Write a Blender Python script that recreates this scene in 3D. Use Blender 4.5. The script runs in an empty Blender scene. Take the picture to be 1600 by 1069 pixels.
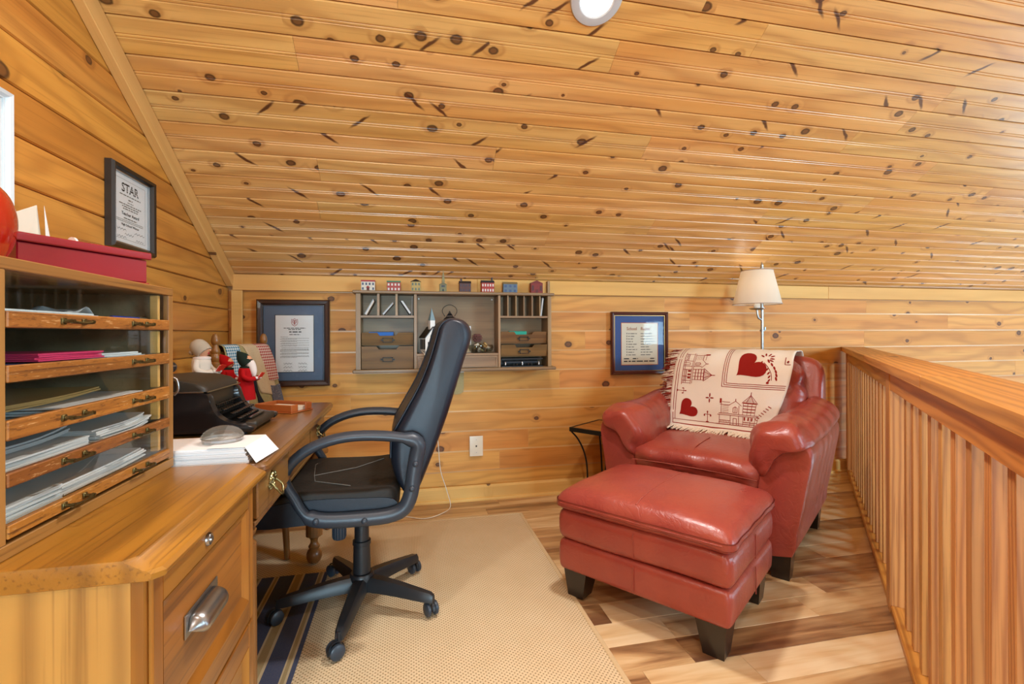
import bpy, bmesh, math, random
from mathutils import Vector, Matrix
random.seed(7)
SC = bpy.context.scene
COL = SC.collection
R = math.radians

# ------------------------------------------------------------------ camera
cam_d = bpy.data.cameras.new('camera')
cam = bpy.data.objects.new('camera', cam_d); COL.objects.link(cam)
cam_d.sensor_width = 36.0
cam_d.lens = 750.0 / 1600.0 * 36.0
cam_d.shift_y = -12.5 / 1600.0
cam_d.clip_start = 0.05
cam.matrix_world = (Matrix.Translation((0, 0, 1.09)) @ Matrix.Rotation(R(-12.3), 4, 'Z')
                    @ Matrix.Rotation(R(90), 4, 'X') @ Matrix.Rotation(R(-0.2), 4, 'Z'))
SC.camera = cam

# ------------------------------------------------------------------ exposure, sky, daylight at the windows
SC.view_settings.view_transform = 'Standard'
SC.view_settings.look = 'None'
SC.view_settings.gamma = 1.0
SC.view_settings.use_curve_mapping = False
SC.view_settings.exposure = 0.0
SC.cycles.max_bounces = 8
SC.cycles.diffuse_bounces = 5
SC.cycles.transparent_max_bounces = 12
SC.cycles.caustics_reflective = False
SC.cycles.caustics_refractive = False
SC.cycles.sample_clamp_indirect = 4.0
SC.cycles.use_denoising = True

world = bpy.data.worlds.new('sky'); SC.world = world
world.use_nodes = True
world.node_tree.nodes['Background'].inputs[0].default_value = (0.62, 0.78, 1.0, 1)
world.node_tree.nodes['Background'].inputs[1].default_value = 1.2

def area_light(name, loc, look, sx, sy, watts, col, spread=180):
    l = bpy.data.lights.new(name, 'AREA'); l.shape = 'RECTANGLE'
    l.size = sx; l.size_y = sy; l.energy = watts; l.color = col
    l.spread = R(spread)
    o = bpy.data.objects.new(name, l); COL.objects.link(o)
    o.location = loc
    o.rotation_euler = (Vector(look) - Vector(loc)).to_track_quat('-Z', 'Y').to_euler()
    return o
LED_W, LED_FILL_W, LAMP_W = 30, 30, 0.8
DAY = (0.53, 0.82, 1.0)
# big gable windows of the great room (right), eave windows (behind)
area_light('daylight_gable_window', (9.75, -0.75, 1.45), (1.5, 1.2, 0.6), 1.5, 1.7, 130, DAY)
area_light('daylight_roof_window', (6.4, -3.42, 2.52), (2.0, 1.6, 0.2), 1.5, 1.3, 310, DAY)
area_light('daylight_low_window', (9.75, 1.2, -1.2), (0.0, 1.2, -0.6), 2.6, 2.0, 160, DAY)
area_light('daylight_eave_window', (6.45, -5.5, 0.9), (2.0, 3.0, 1.0), 0.5, 1.0, 40, DAY)
area_light('daylight_loft_window', (-0.2, -5.5, 0.85), (0.2, 3.0, 1.0), 1.0, 1.1, 300, DAY)

# ------------------------------------------------------------------ helpers: objects
def tag(o, label=None, cat=None, group=None, kind=None):
    if label: o['label'] = label
    if cat: o['category'] = cat
    if group: o['group'] = group
    if kind: o['kind'] = kind
    return o
def thing(name, label, cat, loc=(0, 0, 0), rz=0.0, group=None):
    o = bpy.data.objects.new(name, None); COL.objects.link(o)
    o.empty_display_size = 0.1
    o.location = loc; o.rotation_euler = (0, 0, rz)
    return tag(o, label, cat, group)

class MB:
    def __init__(self): self.bm = bmesh.new()
    def box(self, c, s, bev=0.0, rot=None, seg=1):
        m = Matrix.Translation(c)
        if rot is not None: m = m @ rot
        m = m @ Matrix.Diagonal((s[0], s[1], s[2], 1))
        r = bmesh.ops.create_cube(self.bm, size=1.0, matrix=m)
        if bev > 0:
            es = {e for v in r['verts'] for e in v.link_edges}
            bmesh.ops.bevel(self.bm, geom=list(es), offset=bev, segments=seg, affect='EDGES', profile=0.7)
        return self
    def b2(self, x0, x1, y0, y1, z0, z1, bev=0.0, seg=1):
        return self.box(((x0+x1)/2, (y0+y1)/2, (z0+z1)/2), (abs(x1-x0), abs(y1-y0), abs(z1-z0)), bev, None, seg)
    def mesh(self, vs, fs):
        bv = [self.bm.verts.new(v) for v in vs]
        for f in fs:
            try: self.bm.faces.new([bv[i] for i in f])
            except ValueError: pass
        return self
    def prism(self, poly, d0, d1, m=None, bev=0.0):
        """poly in local xy, extruded along local z from d0 to d1"""
        m = m or Matrix.Identity(4)
        n = len(poly)
        vs = [m @ Vector((p[0], p[1], d0)) for p in poly] + [m @ Vector((p[0], p[1], d1)) for p in poly]
        bv = [self.bm.verts.new(v) for v in vs]
        fs = [bv[:n][::-1], bv[n:]] + [[bv[i], bv[(i+1) % n], bv[n+(i+1) % n], bv[n+i]] for i in range(n)]
        fl = [self.bm.faces.new(f) for f in fs]
        if bev > 0:
            es = list({e for f in fl[:2] for e in f.edges})
            bmesh.ops.bevel(self.bm, geom=es, offset=bev, segments=2, affect='EDGES', profile=0.6)
        return self
    def tube(self, pts, r, seg=8, closed=False, sq=None, up=None):
        """sweep; r scalar or list; sq = (ax, ay) multipliers or list of them for an elliptic section"""
        pts = [Vector(p) for p in pts]; n = len(pts)
        rs = r if isinstance(r, (list, tuple)) else [r]*n
        tang = []
        for i in range(n):
            a = pts[(i-1) % n] if (closed or i > 0) else pts[i]
            b = pts[(i+1) % n] if (closed or i < n-1) else pts[i]
            tang.append((b-a).normalized())
        nrm = Vector(up) if up else (Vector((0, 0, 1)) if abs(tang[0].z) < 0.9 else Vector((1, 0, 0)))
        rings = []
        for i in range(n):
            t = tang[i]
            if up: nrm = Vector(up)
            nrm = (nrm - t*nrm.dot(t))
            if nrm.length < 1e-6: nrm = t.orthogonal()
            nrm.normalize(); bi = t.cross(nrm)
            k = (sq[i] if isinstance(sq, list) else sq) if sq else (1, 1)
            rings.append([self.bm.verts.new(pts[i] + (nrm*math.cos(2*math.pi*j/seg)*k[0] + bi*math.sin(2*math.pi*j/seg)*k[1])*rs[i]) for j in range(seg)])
        for i in range(n if closed else n-1):
            A, B = rings[i], rings[(i+1) % n]
            for j in range(seg):
                self.bm.faces.new([A[j], A[(j+1) % seg], B[(j+1) % seg], B[j]])
        if not closed:
            self.bm.faces.new(rings[0][::-1]); self.bm.faces.new(rings[-1])
        return self
    def lathe(self, prof, seg=20, c=(0, 0, 0), m=None, fl=None, caps=True):
        """prof [(r,z)]; fl(angle, r, z) -> r for fluting"""
        m = m or Matrix.Identity(4); c = Vector(c)
        rings = []
        for r, z in prof:
            if r < 1e-6: rings.append([self.bm.verts.new(c + m @ Vector((0, 0, z)))])
            else:
                ring = []
                for j in range(seg):
                    a = 2*math.pi*j/seg
                    rr = fl(a, r, z) if fl else r
                    ring.append(self.bm.verts.new(c + m @ Vector((rr*math.cos(a), rr*math.sin(a), z))))
                rings.append(ring)
        for A, B in zip(rings, rings[1:]):
            if len(A) == 1 and len(B) == 1: continue
            for j in range(seg):
                j2 = (j+1) % seg
                if len(A) == 1: self.bm.faces.new([A[0], B[j2], B[j]])
                elif len(B) == 1: self.bm.faces.new([A[j], A[j2], B[0]])
                else: self.bm.faces.new([A[j], A[j2], B[j2], B[j]])
        if caps and len(rings[0]) > 1: self.bm.faces.new(rings[0][::-1])
        if caps and len(rings[-1]) > 1: self.bm.faces.new(rings[-1])
        return self
    def grid(self, fn, nu, nv, cu=False):
        g = [[self.bm.verts.new(fn(i/(nu if cu else nu), j/nv)) for j in range(nv+1)] for i in range(nu if cu else nu+1)]
        for i in range(nu):
            for j in range(nv):
                a, b = g[i], g[(i+1) % len(g)]
                self.bm.faces.new([a[j], b[j], b[j+1], a[j+1]])
        return self
    def loft(self, rings, cap=True):
        """rings: list of equal-length closed loops"""
        rr = [[self.bm.verts.new(p) for p in ring] for ring in rings]
        n = len(rr[0])
        for A, B in zip(rr, rr[1:]):
            for j in range(n):
                self.bm.faces.new([A[j], A[(j+1) % n], B[(j+1) % n], B[j]])
        if cap:
            self.bm.faces.new(rr[0][::-1]); self.bm.faces.new(rr[-1])
        return self
    def rbox(self, c, h, r, n=10, df=None, m=None):
        """rounded box, half sizes h, corner radius r, optional deform df(Vector)->Vector (in local coords)"""
        bm = self.bm; c = Vector(c); vmap = {}
        def key(p): return (round(p[0], 5), round(p[1], 5), round(p[2], 5))
        def vert(p):
            k = key(p)
            if k in vmap: return vmap[k]
            q = []; inner = []
            for i in range(3):
                s = p[i]; a = abs(s)
                edge = 0.72
                lim = max(h[i]-r, 0)
                v = (a/edge)*lim if a < edge else lim + (a-edge)/(1-edge)*(h[i]-lim)
                v = math.copysign(v, s); q.append(v); inner.append(max(-lim, min(lim, v)))
            d = Vector(q)-Vector(inner)
            pos = Vector(inner) + (d.normalized()*r if d.length > 1e-9 else d)
            # faces interior: keep on plane
            if df: pos = df(pos)
            pos = (m @ pos if m else pos) + c
            vmap[k] = bm.verts.new(pos); return vmap[k]
        for ax in range(3):
            for sg in (-1, 1):
                for i in range(n):
                    for j in range(n):
                        quad = []
                        for di, dj in ((0, 0), (1, 0), (1, 1), (0, 1)):
                            p = [0, 0, 0]
                            p[ax] = sg; p[(ax+1) % 3] = -1+2*(i+di)/n; p[(ax+2) % 3] = -1+2*(j+dj)/n
                            quad.append(vert(p))
                        if sg < 0: quad.reverse()
                        try: bm.faces.new(quad)
                        except ValueError: pass
        return self

def obj(name, mb, mat, parent=None, smooth=None, loc=None, rot=None, thick=None, keep=False):
    bm = mb.bm
    if not keep: bmesh.ops.recalc_face_normals(bm, faces=bm.faces)
    me = bpy.data.meshes.new(name); bm.to_mesh(me); bm.free()
    if mat: me.materials.append(mat)
    if smooth is not None:
        me.polygons.foreach_set('use_smooth', [True]*len(me.polygons))
        me.set_sharp_from_angle(angle=R(smooth))
    o = bpy.data.objects.new(name, me); COL.objects.link(o)
    if parent: o.parent = parent
    if loc: o.location = loc
    if rot: o.rotation_euler = rot
    return o
def copy_tree(o, parent=None):
    c = o.copy(); COL.objects.link(c)
    if parent: c.parent = parent
    for ch in list(o.children): copy_tree(ch, c)
    return c
def at(o, loc, rz=None):
    o.location = loc
    if rz is not None: o.rotation_euler = (0, 0, rz)
    return o

_txt = {}
def text_polys(s, bold=False):
    """outline mesh of a string with the built-in font: (verts, faces, width) at size 1"""
    if s in _txt: return _txt[s]
    cu = bpy.data.curves.new('t', 'FONT'); cu.body = s; cu.size = 1.0; cu.resolution_u = 2
    if bold: cu.offset = 0.02
    o = bpy.data.objects.new('t', cu); COL.objects.link(o)
    me = bpy.data.meshes.new_from_object(o)
    vs = [v.co.copy() for v in me.vertices]; fs = [tuple(p.vertices) for p in me.polygons]
    bpy.data.objects.remove(o); bpy.data.meshes.remove(me); bpy.data.curves.remove(cu)
    w = max(v.x for v in vs) - min(v.x for v in vs) if vs else 0
    x0 = min(v.x for v in vs) if vs else 0
    _txt[s] = ([Vector((v.x-x0, v.y, 0)) for v in vs], fs, w)
    return _txt[s]
def put_text(mb, s, x, y, h, w=None, center=True, fn=None, bold=False):
    """flat lettering in local xy (fn maps (x,y)->3D)"""
    vs, fs, tw = text_polys(s, bold)
    k = h/0.7; kx = (w/tw) if w else k
    ox = x - (tw*kx/2 if center else 0)
    fn = fn or (lambda a, b: Vector((a, b, 0)))
    mb.mesh([fn(ox+v.x*kx, y+v.y*k) for v in vs], fs)
def put_line(mb, x0, x1, y, h, fn, words=True, seed=0):
    """a line of print too small to read: short strokes with gaps"""
    rnd = random.Random(seed*131+int(y*1e4))
    x = x0
    while x < x1:
        w = rnd.uniform(2.0, 6.5)*h if words else x1-x0
        e = min(x+w, x1)
        mb.mesh([fn(x, y), fn(e, y), fn(e, y+h), fn(x, y+h)], [(0, 1, 2, 3)])
        x = e + h*0.9
def smoothpts(pts, n=4, closed=False):
    """Catmull-Rom through pts"""
    P = [Vector(p) for p in pts]; out = []; N = len(P)
    rng = N if closed else N-1
    for i in range(rng):
        p1, p2 = P[i], P[(i+1) % N]
        p0 = P[(i-1) % N] if (closed or i > 0) else p1*2-p2
        p3 = P[(i+2) % N] if (closed or i < N-2) else p2*2-p1
        for k in range(n):
            t = k/n
            out.append(0.5*((2*p1)+(p2-p0)*t+(2*p0-5*p1+4*p2-p3)*t*t+(3*p1-p0-3*p2+p3)*t**3))
    if not closed: out.append(P[-1].copy())
    return out

# ------------------------------------------------------------------ helpers: materials
def c(h, a=1.0):
    h = h.lstrip('#'); v = [int(h[i:i+2], 16)/255 for i in (0, 2, 4)]
    return tuple((x/12.92 if x <= 0.04045 else ((x+0.055)/1.055)**2.4) for x in v) + (a,)
class NT:
    def __init__(self, name):
        self.mat = bpy.data.materials.new(name); self.mat.use_nodes = True
        self.t = self.mat.node_tree; self.b = self.t.nodes['Principled BSDF']; self.out = self.t.nodes['Material Output']
    def n(self, typ, props=None, **ins):
        nd = self.t.nodes.new(typ)
        for k, v in (props or {}).items(): setattr(nd, k, v)
        for k, v in ins.items():
            key = int(k[1:]) if k[0] == 'i' and k[1:].isdigit() else k.replace('_', ' ')
            self.set(nd.inputs[key], v)
        return nd
    def set(self, sock, v):
        if isinstance(v, bpy.types.NodeSocket): self.t.links.new(v, sock)
        elif hasattr(v, 'outputs'): self.t.links.new(v.outputs[0], sock)
        else:
            try: sock.default_value = v
            except Exception:
                sock.default_value = (v, v, v) if len(sock.default_value) == 3 else (v, v, v, 1)
    def m(self, op, a, b=None, cc=None, clamp=False):
        nd = self.t.nodes.new('ShaderNodeMath'); nd.operation = op; nd.use_clamp = clamp
        self.set(nd.inputs[0], a)
        if b is not None: self.set(nd.inputs[1], b)
        if cc is not None: self.set(nd.inputs[2], cc)
        return nd.outputs[0]
    def mix(self, f, a, b, mode='MIX'):
        nd = self.t.nodes.new('ShaderNodeMix'); nd.data_type = 'RGBA'; nd.blend_type = mode
        self.set(nd.inputs['Factor'], f); self.set(nd.inputs['A'], a) if False else None
        self.set(nd.inputs[6], a); self.set(nd.inputs[7], b)
        return nd.outputs[2]
    def ss(self, v, lo, hi, a=0.0, b=1.0):
        nd = self.t.nodes.new('ShaderNodeMapRange'); nd.interpolation_type = 'SMOOTHSTEP'
        self.set(nd.inputs[0], v); self.set(nd.inputs[1], lo); self.set(nd.inputs[2], hi); self.set(nd.inputs[3], a); self.set(nd.inputs[4], b)
        return nd.outputs[0]
    def P(self, **kw):
        for k, v in kw.items():
            self.set(self.b.inputs[k.replace('_', ' ')], v)
        return self
    def obj_xyz(self, order='xyz', rnd=0.0):
        tc = self.n('ShaderNodeTexCoord')
        sep = self.n('ShaderNodeSeparateXYZ', i0=tc.outputs['Object'])
        d = {'x': sep.outputs[0], 'y': sep.outputs[1], 'z': sep.outputs[2]}
        r = [d[k] for k in order]
        if rnd:
            oi = self.n('ShaderNodeObjectInfo').outputs['Random']
            r = [self.m('MULTIPLY_ADD', oi, rnd*k, v) for v, k in zip(r, (61.7, 23.3, 11.9))]
        return r
    def xyz(self, a, b, cc): return self.n('ShaderNodeCombineXYZ', i0=a, i1=b, i2=cc).outputs[0]
    def vscale(self, v, s):
        a, b, cc = v
        return self.xyz(self.m('MULTIPLY', a, s[0]), self.m('MULTIPLY', b, s[1]), self.m('MULTIPLY', cc, s[2]))
    def noise(self, vec, scale=1.0, detail=3.0, rough=0.5, dist=0.0):
        return self.n('ShaderNodeTexNoise', Vector=vec, Scale=scale, Detail=detail, Roughness=rough, Distortion=dist).outputs[0]
    def bump(self, h, strength=0.2, dist=0.01):
        b = self.n('ShaderNodeBump', Strength=strength, Distance=dist, Height=h)
        self.t.links.new(b.outputs[0], self.b.inputs['Normal'])

def plain(name, col, rough=0.5, metal=0.0, coat=0.0, spec=0.5, em=None, ems=0.0, nz=0.0, nscale=40):
    t = NT(name)
    col = c(col) if isinstance(col, str) else col
    if nz:
        tc = t.n('ShaderNodeTexCoord').outputs['Object']
        f = t.noise(tc, nscale, 4)
        lo = tuple(x*(1-nz) for x in col[:3])+(1,); hi = tuple(min(1, x*(1+nz)) for x in col[:3])+(1,)
        t.P(Base_Color=t.mix(f, lo, hi))
    else: t.P(Base_Color=col)
    t.P(Roughness=rough, Metallic=metal, Coat_Weight=coat, Specular_IOR_Level=spec)
    if em: t.P(Emission_Color=c(em), Emission_Strength=ems)
    return t.mat

def wood(name, lo, hi, dark, order='xyz', rnd=1.0, ring=0.35, ringk=95.0, warp=20.0, fine=0.25, rough=0.42, coat=0.25,
         knots=0.0, spikes=0.0, kdark='#5f341c', vary=0.12, kx=5.0, ky=7.5, kr=0.11, fleck=0.0):
    """grain runs along the first axis of 'order'; knots are real figure of the boards"""
    t = NT(name)
    a, b, d = t.obj_xyz(order, rnd)
    broad = t.noise(t.vscale((a, b, d), (0.55, 8, 8)), 1.0, 3)
    wobble = t.noise(t.vscale((a, b, d), (1.1, 4.5, 4.5)), 1.0, 2)
    kf = None
    if knots:
        kw = t.noise(t.vscale((a, b, d), (55, 55, 55)), 1.0, 2)
        kw = t.m('MULTIPLY_ADD', kw, 0.006, -0.003)
        vor = t.n('ShaderNodeTexVoronoi', {'voronoi_dimensions': '2D'}, Vector=t.vscale((t.m('ADD', a, kw), t.m('SUBTRACT', b, kw), d), (kx, ky, 0)), Scale=1.0)
        cs = t.n('ShaderNodeSeparateColor', i0=vor.outputs['Color'])
        act = t.m('LESS_THAN', cs.outputs[0], knots)
        rad = t.m('MULTIPLY_ADD', cs.outputs[1], kr, kr*0.45)
        q = t.m('DIVIDE', vor.outputs['Distance'], rad)
        core = t.m('MULTIPLY', t.ss(q, 0.75, 1.05, 1, 0), act)
        halo = t.m('MULTIPLY', t.ss(q, 0.8, 3.2, 1, 0), act)
        rim = t.m('MULTIPLY', t.m('MULTIPLY', t.ss(q, 0.5, 0.85, 0, 1), t.ss(q, 0.95, 1.2, 1, 0)), act)
        kf = (core, halo, rim)
    ph = t.m('MULTIPLY_ADD', wobble, warp, t.m('MULTIPLY', t.m('MULTIPLY_ADD', d, 0.7, b), ringk))
    if kf: ph = t.m('MULTIPLY_ADD', kf[1], 5.0, ph)
    ri = t.m('MULTIPLY_ADD', t.m('SINE', ph), 0.5, 0.5)
    ri = t.m('POWER', ri, 2.2)
    fn = t.noise(t.vscale((a, b, d), (3.0, 150, 150)), 1.0, 2)
    col = t.mix(t.ss(broad, 0.3, 0.7), c(lo), c(hi))
    col = t.mix(t.m('MULTIPLY', ri, ring), col, c(dark))
    col = t.mix(t.m('MULTIPLY', t.ss(fn, 0.52, 0.75), fine), col, c(dark))
    if fleck:
        fk = t.noise(t.vscale((a, b, d), (38, 260, 260)), 1.0, 3, 0.65)
        col = t.mix(t.m('MULTIPLY', t.ss(fk, 0.60, 0.68), fleck), col, c('#d8a870'))
        col = t.mix(t.m('MULTIPLY', t.ss(fk, 0.36, 0.42, 1, 0), fleck), col, c(dark))
    if kf:
        col = t.mix(t.m('MULTIPLY', kf[1], 0.28), col, c(dark))
        col = t.mix(t.m('MULTIPLY', kf[0], 0.85), col, c(kdark))
        col = t.mix(t.m('MULTIPLY', kf[2], 0.7), col, c('#2a120a'))
    if spikes:
        oi2 = t.n('ShaderNodeObjectInfo').outputs['Random']
        sg = t.m('MULTIPLY_ADD', t.m('GREATER_THAN', t.m('FRACT', t.m('MULTIPLY', oi2, 3.71)), 0.45), 1.7, -0.85)
        u = t.m('MULTIPLY_ADD', b, sg, a); v = t.m('SUBTRACT', b, t.m('MULTIPLY', a, sg))
        wv = t.noise(t.vscale((a, b, d), (14, 14, 14)), 1.0, 2)
        v = t.m('MULTIPLY_ADD', wv, 0.03, v)
        vo2 = t.n('ShaderNodeTexVoronoi', {'voronoi_dimensions': '2D'}, Vector=t.xyz(t.m('MULTIPLY', u, 2.8), t.m('MULTIPLY', v, 19.0), 0.0), Scale=1.0)
        c2 = t.n('ShaderNodeSeparateColor', i0=vo2.outputs['Color'])
        a2 = t.m('LESS_THAN', c2.outputs[2], spikes)
        s2 = t.m('MULTIPLY', t.ss(vo2.outputs['Distance'], 0.10, 0.26, 1, 0), a2)
        col = t.mix(t.m('MULTIPLY', s2, 0.92), col, c('#4a1b0e'))
    if vary:
        oi = t.n('ShaderNodeObjectInfo').outputs['Random']
        hsv = t.n('ShaderNodeHueSaturation', Color=col)
        t.set(hsv.inputs['Value'], t.m('MULTIPLY_ADD', oi, 2*vary, 1-vary))
        t.set(hsv.inputs['Hue'], t.m('MULTIPLY_ADD', t.m('FRACT', t.m('MULTIPLY', oi, 7.31)), 0.012, 0.497))
        col = hsv.outputs[0]
    t.P(Base_Color=col, Roughness=rough, Coat_Weight=coat, Coat_Roughness=0.22)
    t.bump(t.m('MULTIPLY_ADD', ri, 0.5, fn), 0.06, 0.004)
    return t.mat

def leather(name, col, col2, rough=0.38, crease=0.35, pebble=260, coat=0.0, spec=0.65, bumpk=0.3):
    t = NT(name)
    tc = t.n('ShaderNodeTexCoord').outputs['Object']
    f = t.noise(tc, 5.0, 4, 0.6)
    t.P(Base_Color=t.mix(t.ss(f, 0.35, 0.7), c(col), c(col2)), Coat_Weight=coat)
    t.P(Roughness=t.m('MULTIPLY_ADD', f, 0.2, rough-0.1))
    v = t.n('ShaderNodeTexVoronoi', {'feature': 'DISTANCE_TO_EDGE'}, Vector=tc, Scale=pebble).outputs['Distance']
    w = t.noise(tc, 16.0, 3, 0.55, 1.2)
    w2 = t.m('ABSOLUTE', t.m('SUBTRACT', w, 0.5))
    h = t.m('MULTIPLY_ADD', t.ss(w2, 0.0, 0.12), crease, t.m('MULTIPLY', v, 0.16))
    t.P(Specular_IOR_Level=spec)
    t.bump(h, bumpk, 0.006)
    return t.mat

MATS = {}
PINE_L, PINE_H, PINE_D = '#c58a3c', '#d9a452', '#96551f'
MATS['pine_wall'] = wood('pine_wall', '#d08a40', '#dea154', '#90501c', ring=0.30, ringk=70, warp=26, fine=0.25, knots=0.24, kx=5.0, ky=6.5, kr=0.10, vary=0.06, rough=0.6, coat=0.0)
MATS['pine_left'] = wood('pine_left', '#c98234', '#da9946', '#8a4e1a', ring=0.34, ringk=80, warp=30, fine=0.28, knots=0.2, kx=4.5, ky=6.0, kr=0.10, vary=0.08)
MATS['pine_ceiling'] = wood('pine_ceiling', '#da9c54', '#e6b370', '#9a5626', ring=0.32, ringk=75, warp=22, fine=0.30, knots=0.36, spikes=0.075, kx=7.0, ky=9.0, kr=0.115, vary=0.07, rough=0.36, coat=0.35)
MATS['pine_trim'] = wood('pine_trim', '#dba65a', '#e4b46c', '#b27a3a', ring=0.18, ringk=60, warp=14, fine=0.15, knots=0.05, kx=5, ky=7, kr=0.06, vary=0.03, rough=0.65, coat=0.0)
MATS['pine_plain'] = wood('pine_plain', '#cc9a5c', '#dcb176', '#9c6a34', rnd=0.0, vary=0.0)
MATS['fir'] = wood('fir', '#bc7a32', '#ca8b42', '#804614', ring=0.55, ringk=230, warp=16, fine=0.45, rough=0.45, coat=0.15, vary=0.08, knots=0.1, kx=2.0, ky=6, kr=0.1)
MATS['fir_z'] = wood('fir_z', '#be7f42', '#cd9254', '#8c4c20', order='zxy', ring=0.6, ringk=420, warp=14, fine=0.55, rough=0.48, coat=0.1, vary=0.12)
MATS['oak'] = wood('oak', '#96601e', '#aa7026', '#542d0c', order='yxz', rnd=0.3, ring=0.42, ringk=75, warp=26, fine=0.55, rough=0.36, coat=0.35, vary=0.04)
MATS['oak_x'] = wood('oak_x', '#9c6526', '#b0762f', '#58300f', order='xyz', rnd=0.3, ring=0.4, ringk=75, warp=24, fine=0.55, rough=0.38, coat=0.3, vary=0.04)
MATS['oak_z'] = wood('oak_z', '#9c6520', '#b0772a', '#5c330e', order='zyx', rnd=0.3, ring=0.45, ringk=85, warp=22, fine=0.55, rough=0.38, coat=0.3, vary=0.05)
MATS['ash_z'] = wood('ash_z', '#b07c38', '#c08e48', '#75491c', order='zxy', rnd=0.3, ring=0.5, ringk=120, warp=10, fine=0.4, rough=0.45, coat=0.2, vary=0.03)
MATS['old_oak'] = wood('old_oak', '#93571f', '#b4722c', '#4f260c', order='yxz', rnd=1.0, ring=0.3, ringk=90, warp=16, fine=0.9, fleck=0.55, rough=0.5, coat=0.1, vary=0.08)
MATS['old_oak_pale'] = wood('old_oak_pale', '#96662f', '#ad7c40', '#5c3816', order='yxz', rnd=1.0, ring=0.25, ringk=90, warp=14, fine=0.6, rough=0.5, coat=0.1, vary=0.05)
MATS['old_oak_pale_z'] = wood('old_oak_pale_z', '#96662f', '#ad7c40', '#5c3816', order='zyx', rnd=1.0, ring=0.25, ringk=90, warp=14, fine=0.6, rough=0.5, coat=0.1, vary=0.05)
MATS['grey_board'] = wood('grey_board', '#97815f', '#a8926d', '#75603f', order='yxz', rnd=1.0, ring=0.3, ringk=60, warp=30, rough=0.7, coat=0.0, vary=0.03)
MATS['desk_wood'] = wood('desk_wood', '#7d5228', '#946636', '#4a2c12', order='yxz', rnd=0.3, ring=0.35, ringk=80, warp=24, fine=0.45, rough=0.34, coat=0.35, vary=0.03)
MATS['desk_wood_z'] = wood('desk_wood_z', '#7a4a22', '#8f5d2d', '#45240e', order='zxy', rnd=0.3, ring=0.25, ringk=80, warp=12, fine=0.3, rough=0.36, coat=0.3, vary=0.03)
MATS['chair_wood_z'] = wood('chair_wood_z', '#8a5a26', '#9f6d32', '#5a3512', order='zxy', rnd=0.3, ring=0.25, ringk=80, warp=12, fine=0.3, rough=0.4, coat=0.3, vary=0.05)
MATS['hutch'] = wood('hutch', '#856648', '#987a58', '#553e2a', order='xyz', rnd=0.5, ring=0.3, ringk=70, warp=22, fine=0.45, rough=0.5, coat=0.1, vary=0.05)
MATS['hutch_z'] = wood('hutch_z', '#8d6c4a', '#a1825c', '#5a422c', order='zxy', rnd=0.5, ring=0.3, ringk=70, warp=16, fine=0.4, rough=0.5, coat=0.1, vary=0.05)
MATS['hutch_back'] = wood('hutch_back', '#84684a', '#997d5a', '#61482f', order='xzy', rnd=0.5, ring=0.3, ringk=40, warp=34, fine=0.3, rough=0.55, coat=0.05, vary=0.04)
MATS['bin_wood'] = wood('bin_wood', '#72502a', '#876238', '#3f2812', order='xzy', rnd=1.0, ring=0.35, ringk=90, warp=14, fine=0.6, rough=0.5, coat=0.1, vary=0.05)
MATS['red_leather'] = leather('red_leather', '#984038', '#a2483a', 0.31, crease=0.2)
MATS['black_leather'] = leather('black_leather', '#121925', '#1a2432', 0.40, crease=0.03, pebble=420, spec=0.4)
MATS['seat_fabric'] = leather('seat_fabric', '#221f1c', '#2e2a25', 0.6, crease=0.2, pebble=420, spec=0.35)
MATS['tan_leather'] = leather('tan_leather', '#a05426', '#b5652f', 0.45, crease=0.1)
MATS['black_plastic'] = plain('black_plastic', '#1e2024', 0.42, nz=0.15)
MATS['slate_plastic'] = plain('slate_plastic', '#2f3843', 0.4, nz=0.1)
MATS['black_iron'] = plain('black_iron', '#15130f', 0.5, 0.3)
MATS['black_paint'] = plain('black_paint', '#17181b', 0.28, coat=0.4, nz=0.2)
MATS['typewriter_black'] = plain('typewriter_black', '#131418', 0.32, coat=0.3, nz=0.25)
MATS['crinkle_black'] = plain('crinkle_black', '#2c261d', 0.5, nz=0.3, nscale=300)
MATS['key_black'] = plain('key_black', '#101010', 0.25, coat=0.5)
MATS['dark_wood_foot'] = plain('dark_wood_foot', '#201612', 0.35, coat=0.3)
MATS['steel'] = plain('steel', '#b9bcbf', 0.28, 1.0)
MATS['nickel'] = plain('nickel', '#a8acaf', 0.3, 1.0, nz=0.1)
MATS['brass'] = plain('brass', '#9a9368', 0.35, 1.0, nz=0.25, nscale=120)
MATS['old_bronze'] = plain('old_bronze', '#6b5f3c', 0.4, 1.0, nz=0.35, nscale=90)
MATS['white_paper'] = plain('white_paper', '#e6e6e6', 0.8, nz=0.03)
MATS['blue_white_paper'] = plain('blue_white_paper', '#dbe2e5', 0.8, nz=0.04)
MATS['cream_paper'] = plain('cream_paper', '#d9d0bd', 0.8, nz=0.03)
MATS['grey_paper'] = plain('grey_paper', '#abb1b5', 0.8, nz=0.05)
MATS['manila'] = plain('manila', '#c2a063', 0.8, nz=0.06)
MATS['pink_paper'] = plain('pink_paper', '#d9376b', 0.8, nz=0.03)
MATS['violet_paper'] = plain('violet_paper', '#7f74a8', 0.8)
MATS['red_paper'] = plain('red_paper', '#d5301f', 0.6)
MATS['blue_plastic'] = plain('blue_plastic', '#1d3fa0', 0.35)
MATS['blue_folder'] = plain('blue_folder', '#1f63b4', 0.6)
MATS['teal_folder'] = plain('teal_folder', '#1c9c86', 0.6)
MATS['white_gloss'] = plain('white_gloss', '#e9e7e2', 0.3)
MATS['white_plate'] = plain('white_plate', '#e8e0cd', 0.35)
MATS['dark_hole'] = plain('dark_hole', '#0c0a08', 0.8)
MATS['ink'] = plain('ink', '#2a2a2c', 0.8)
MATS['ink_soft'] = plain('ink_soft', '#77736c', 0.8)
MATS['ink_brown'] = plain('ink_brown', '#9a5f44', 0.8)
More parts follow.
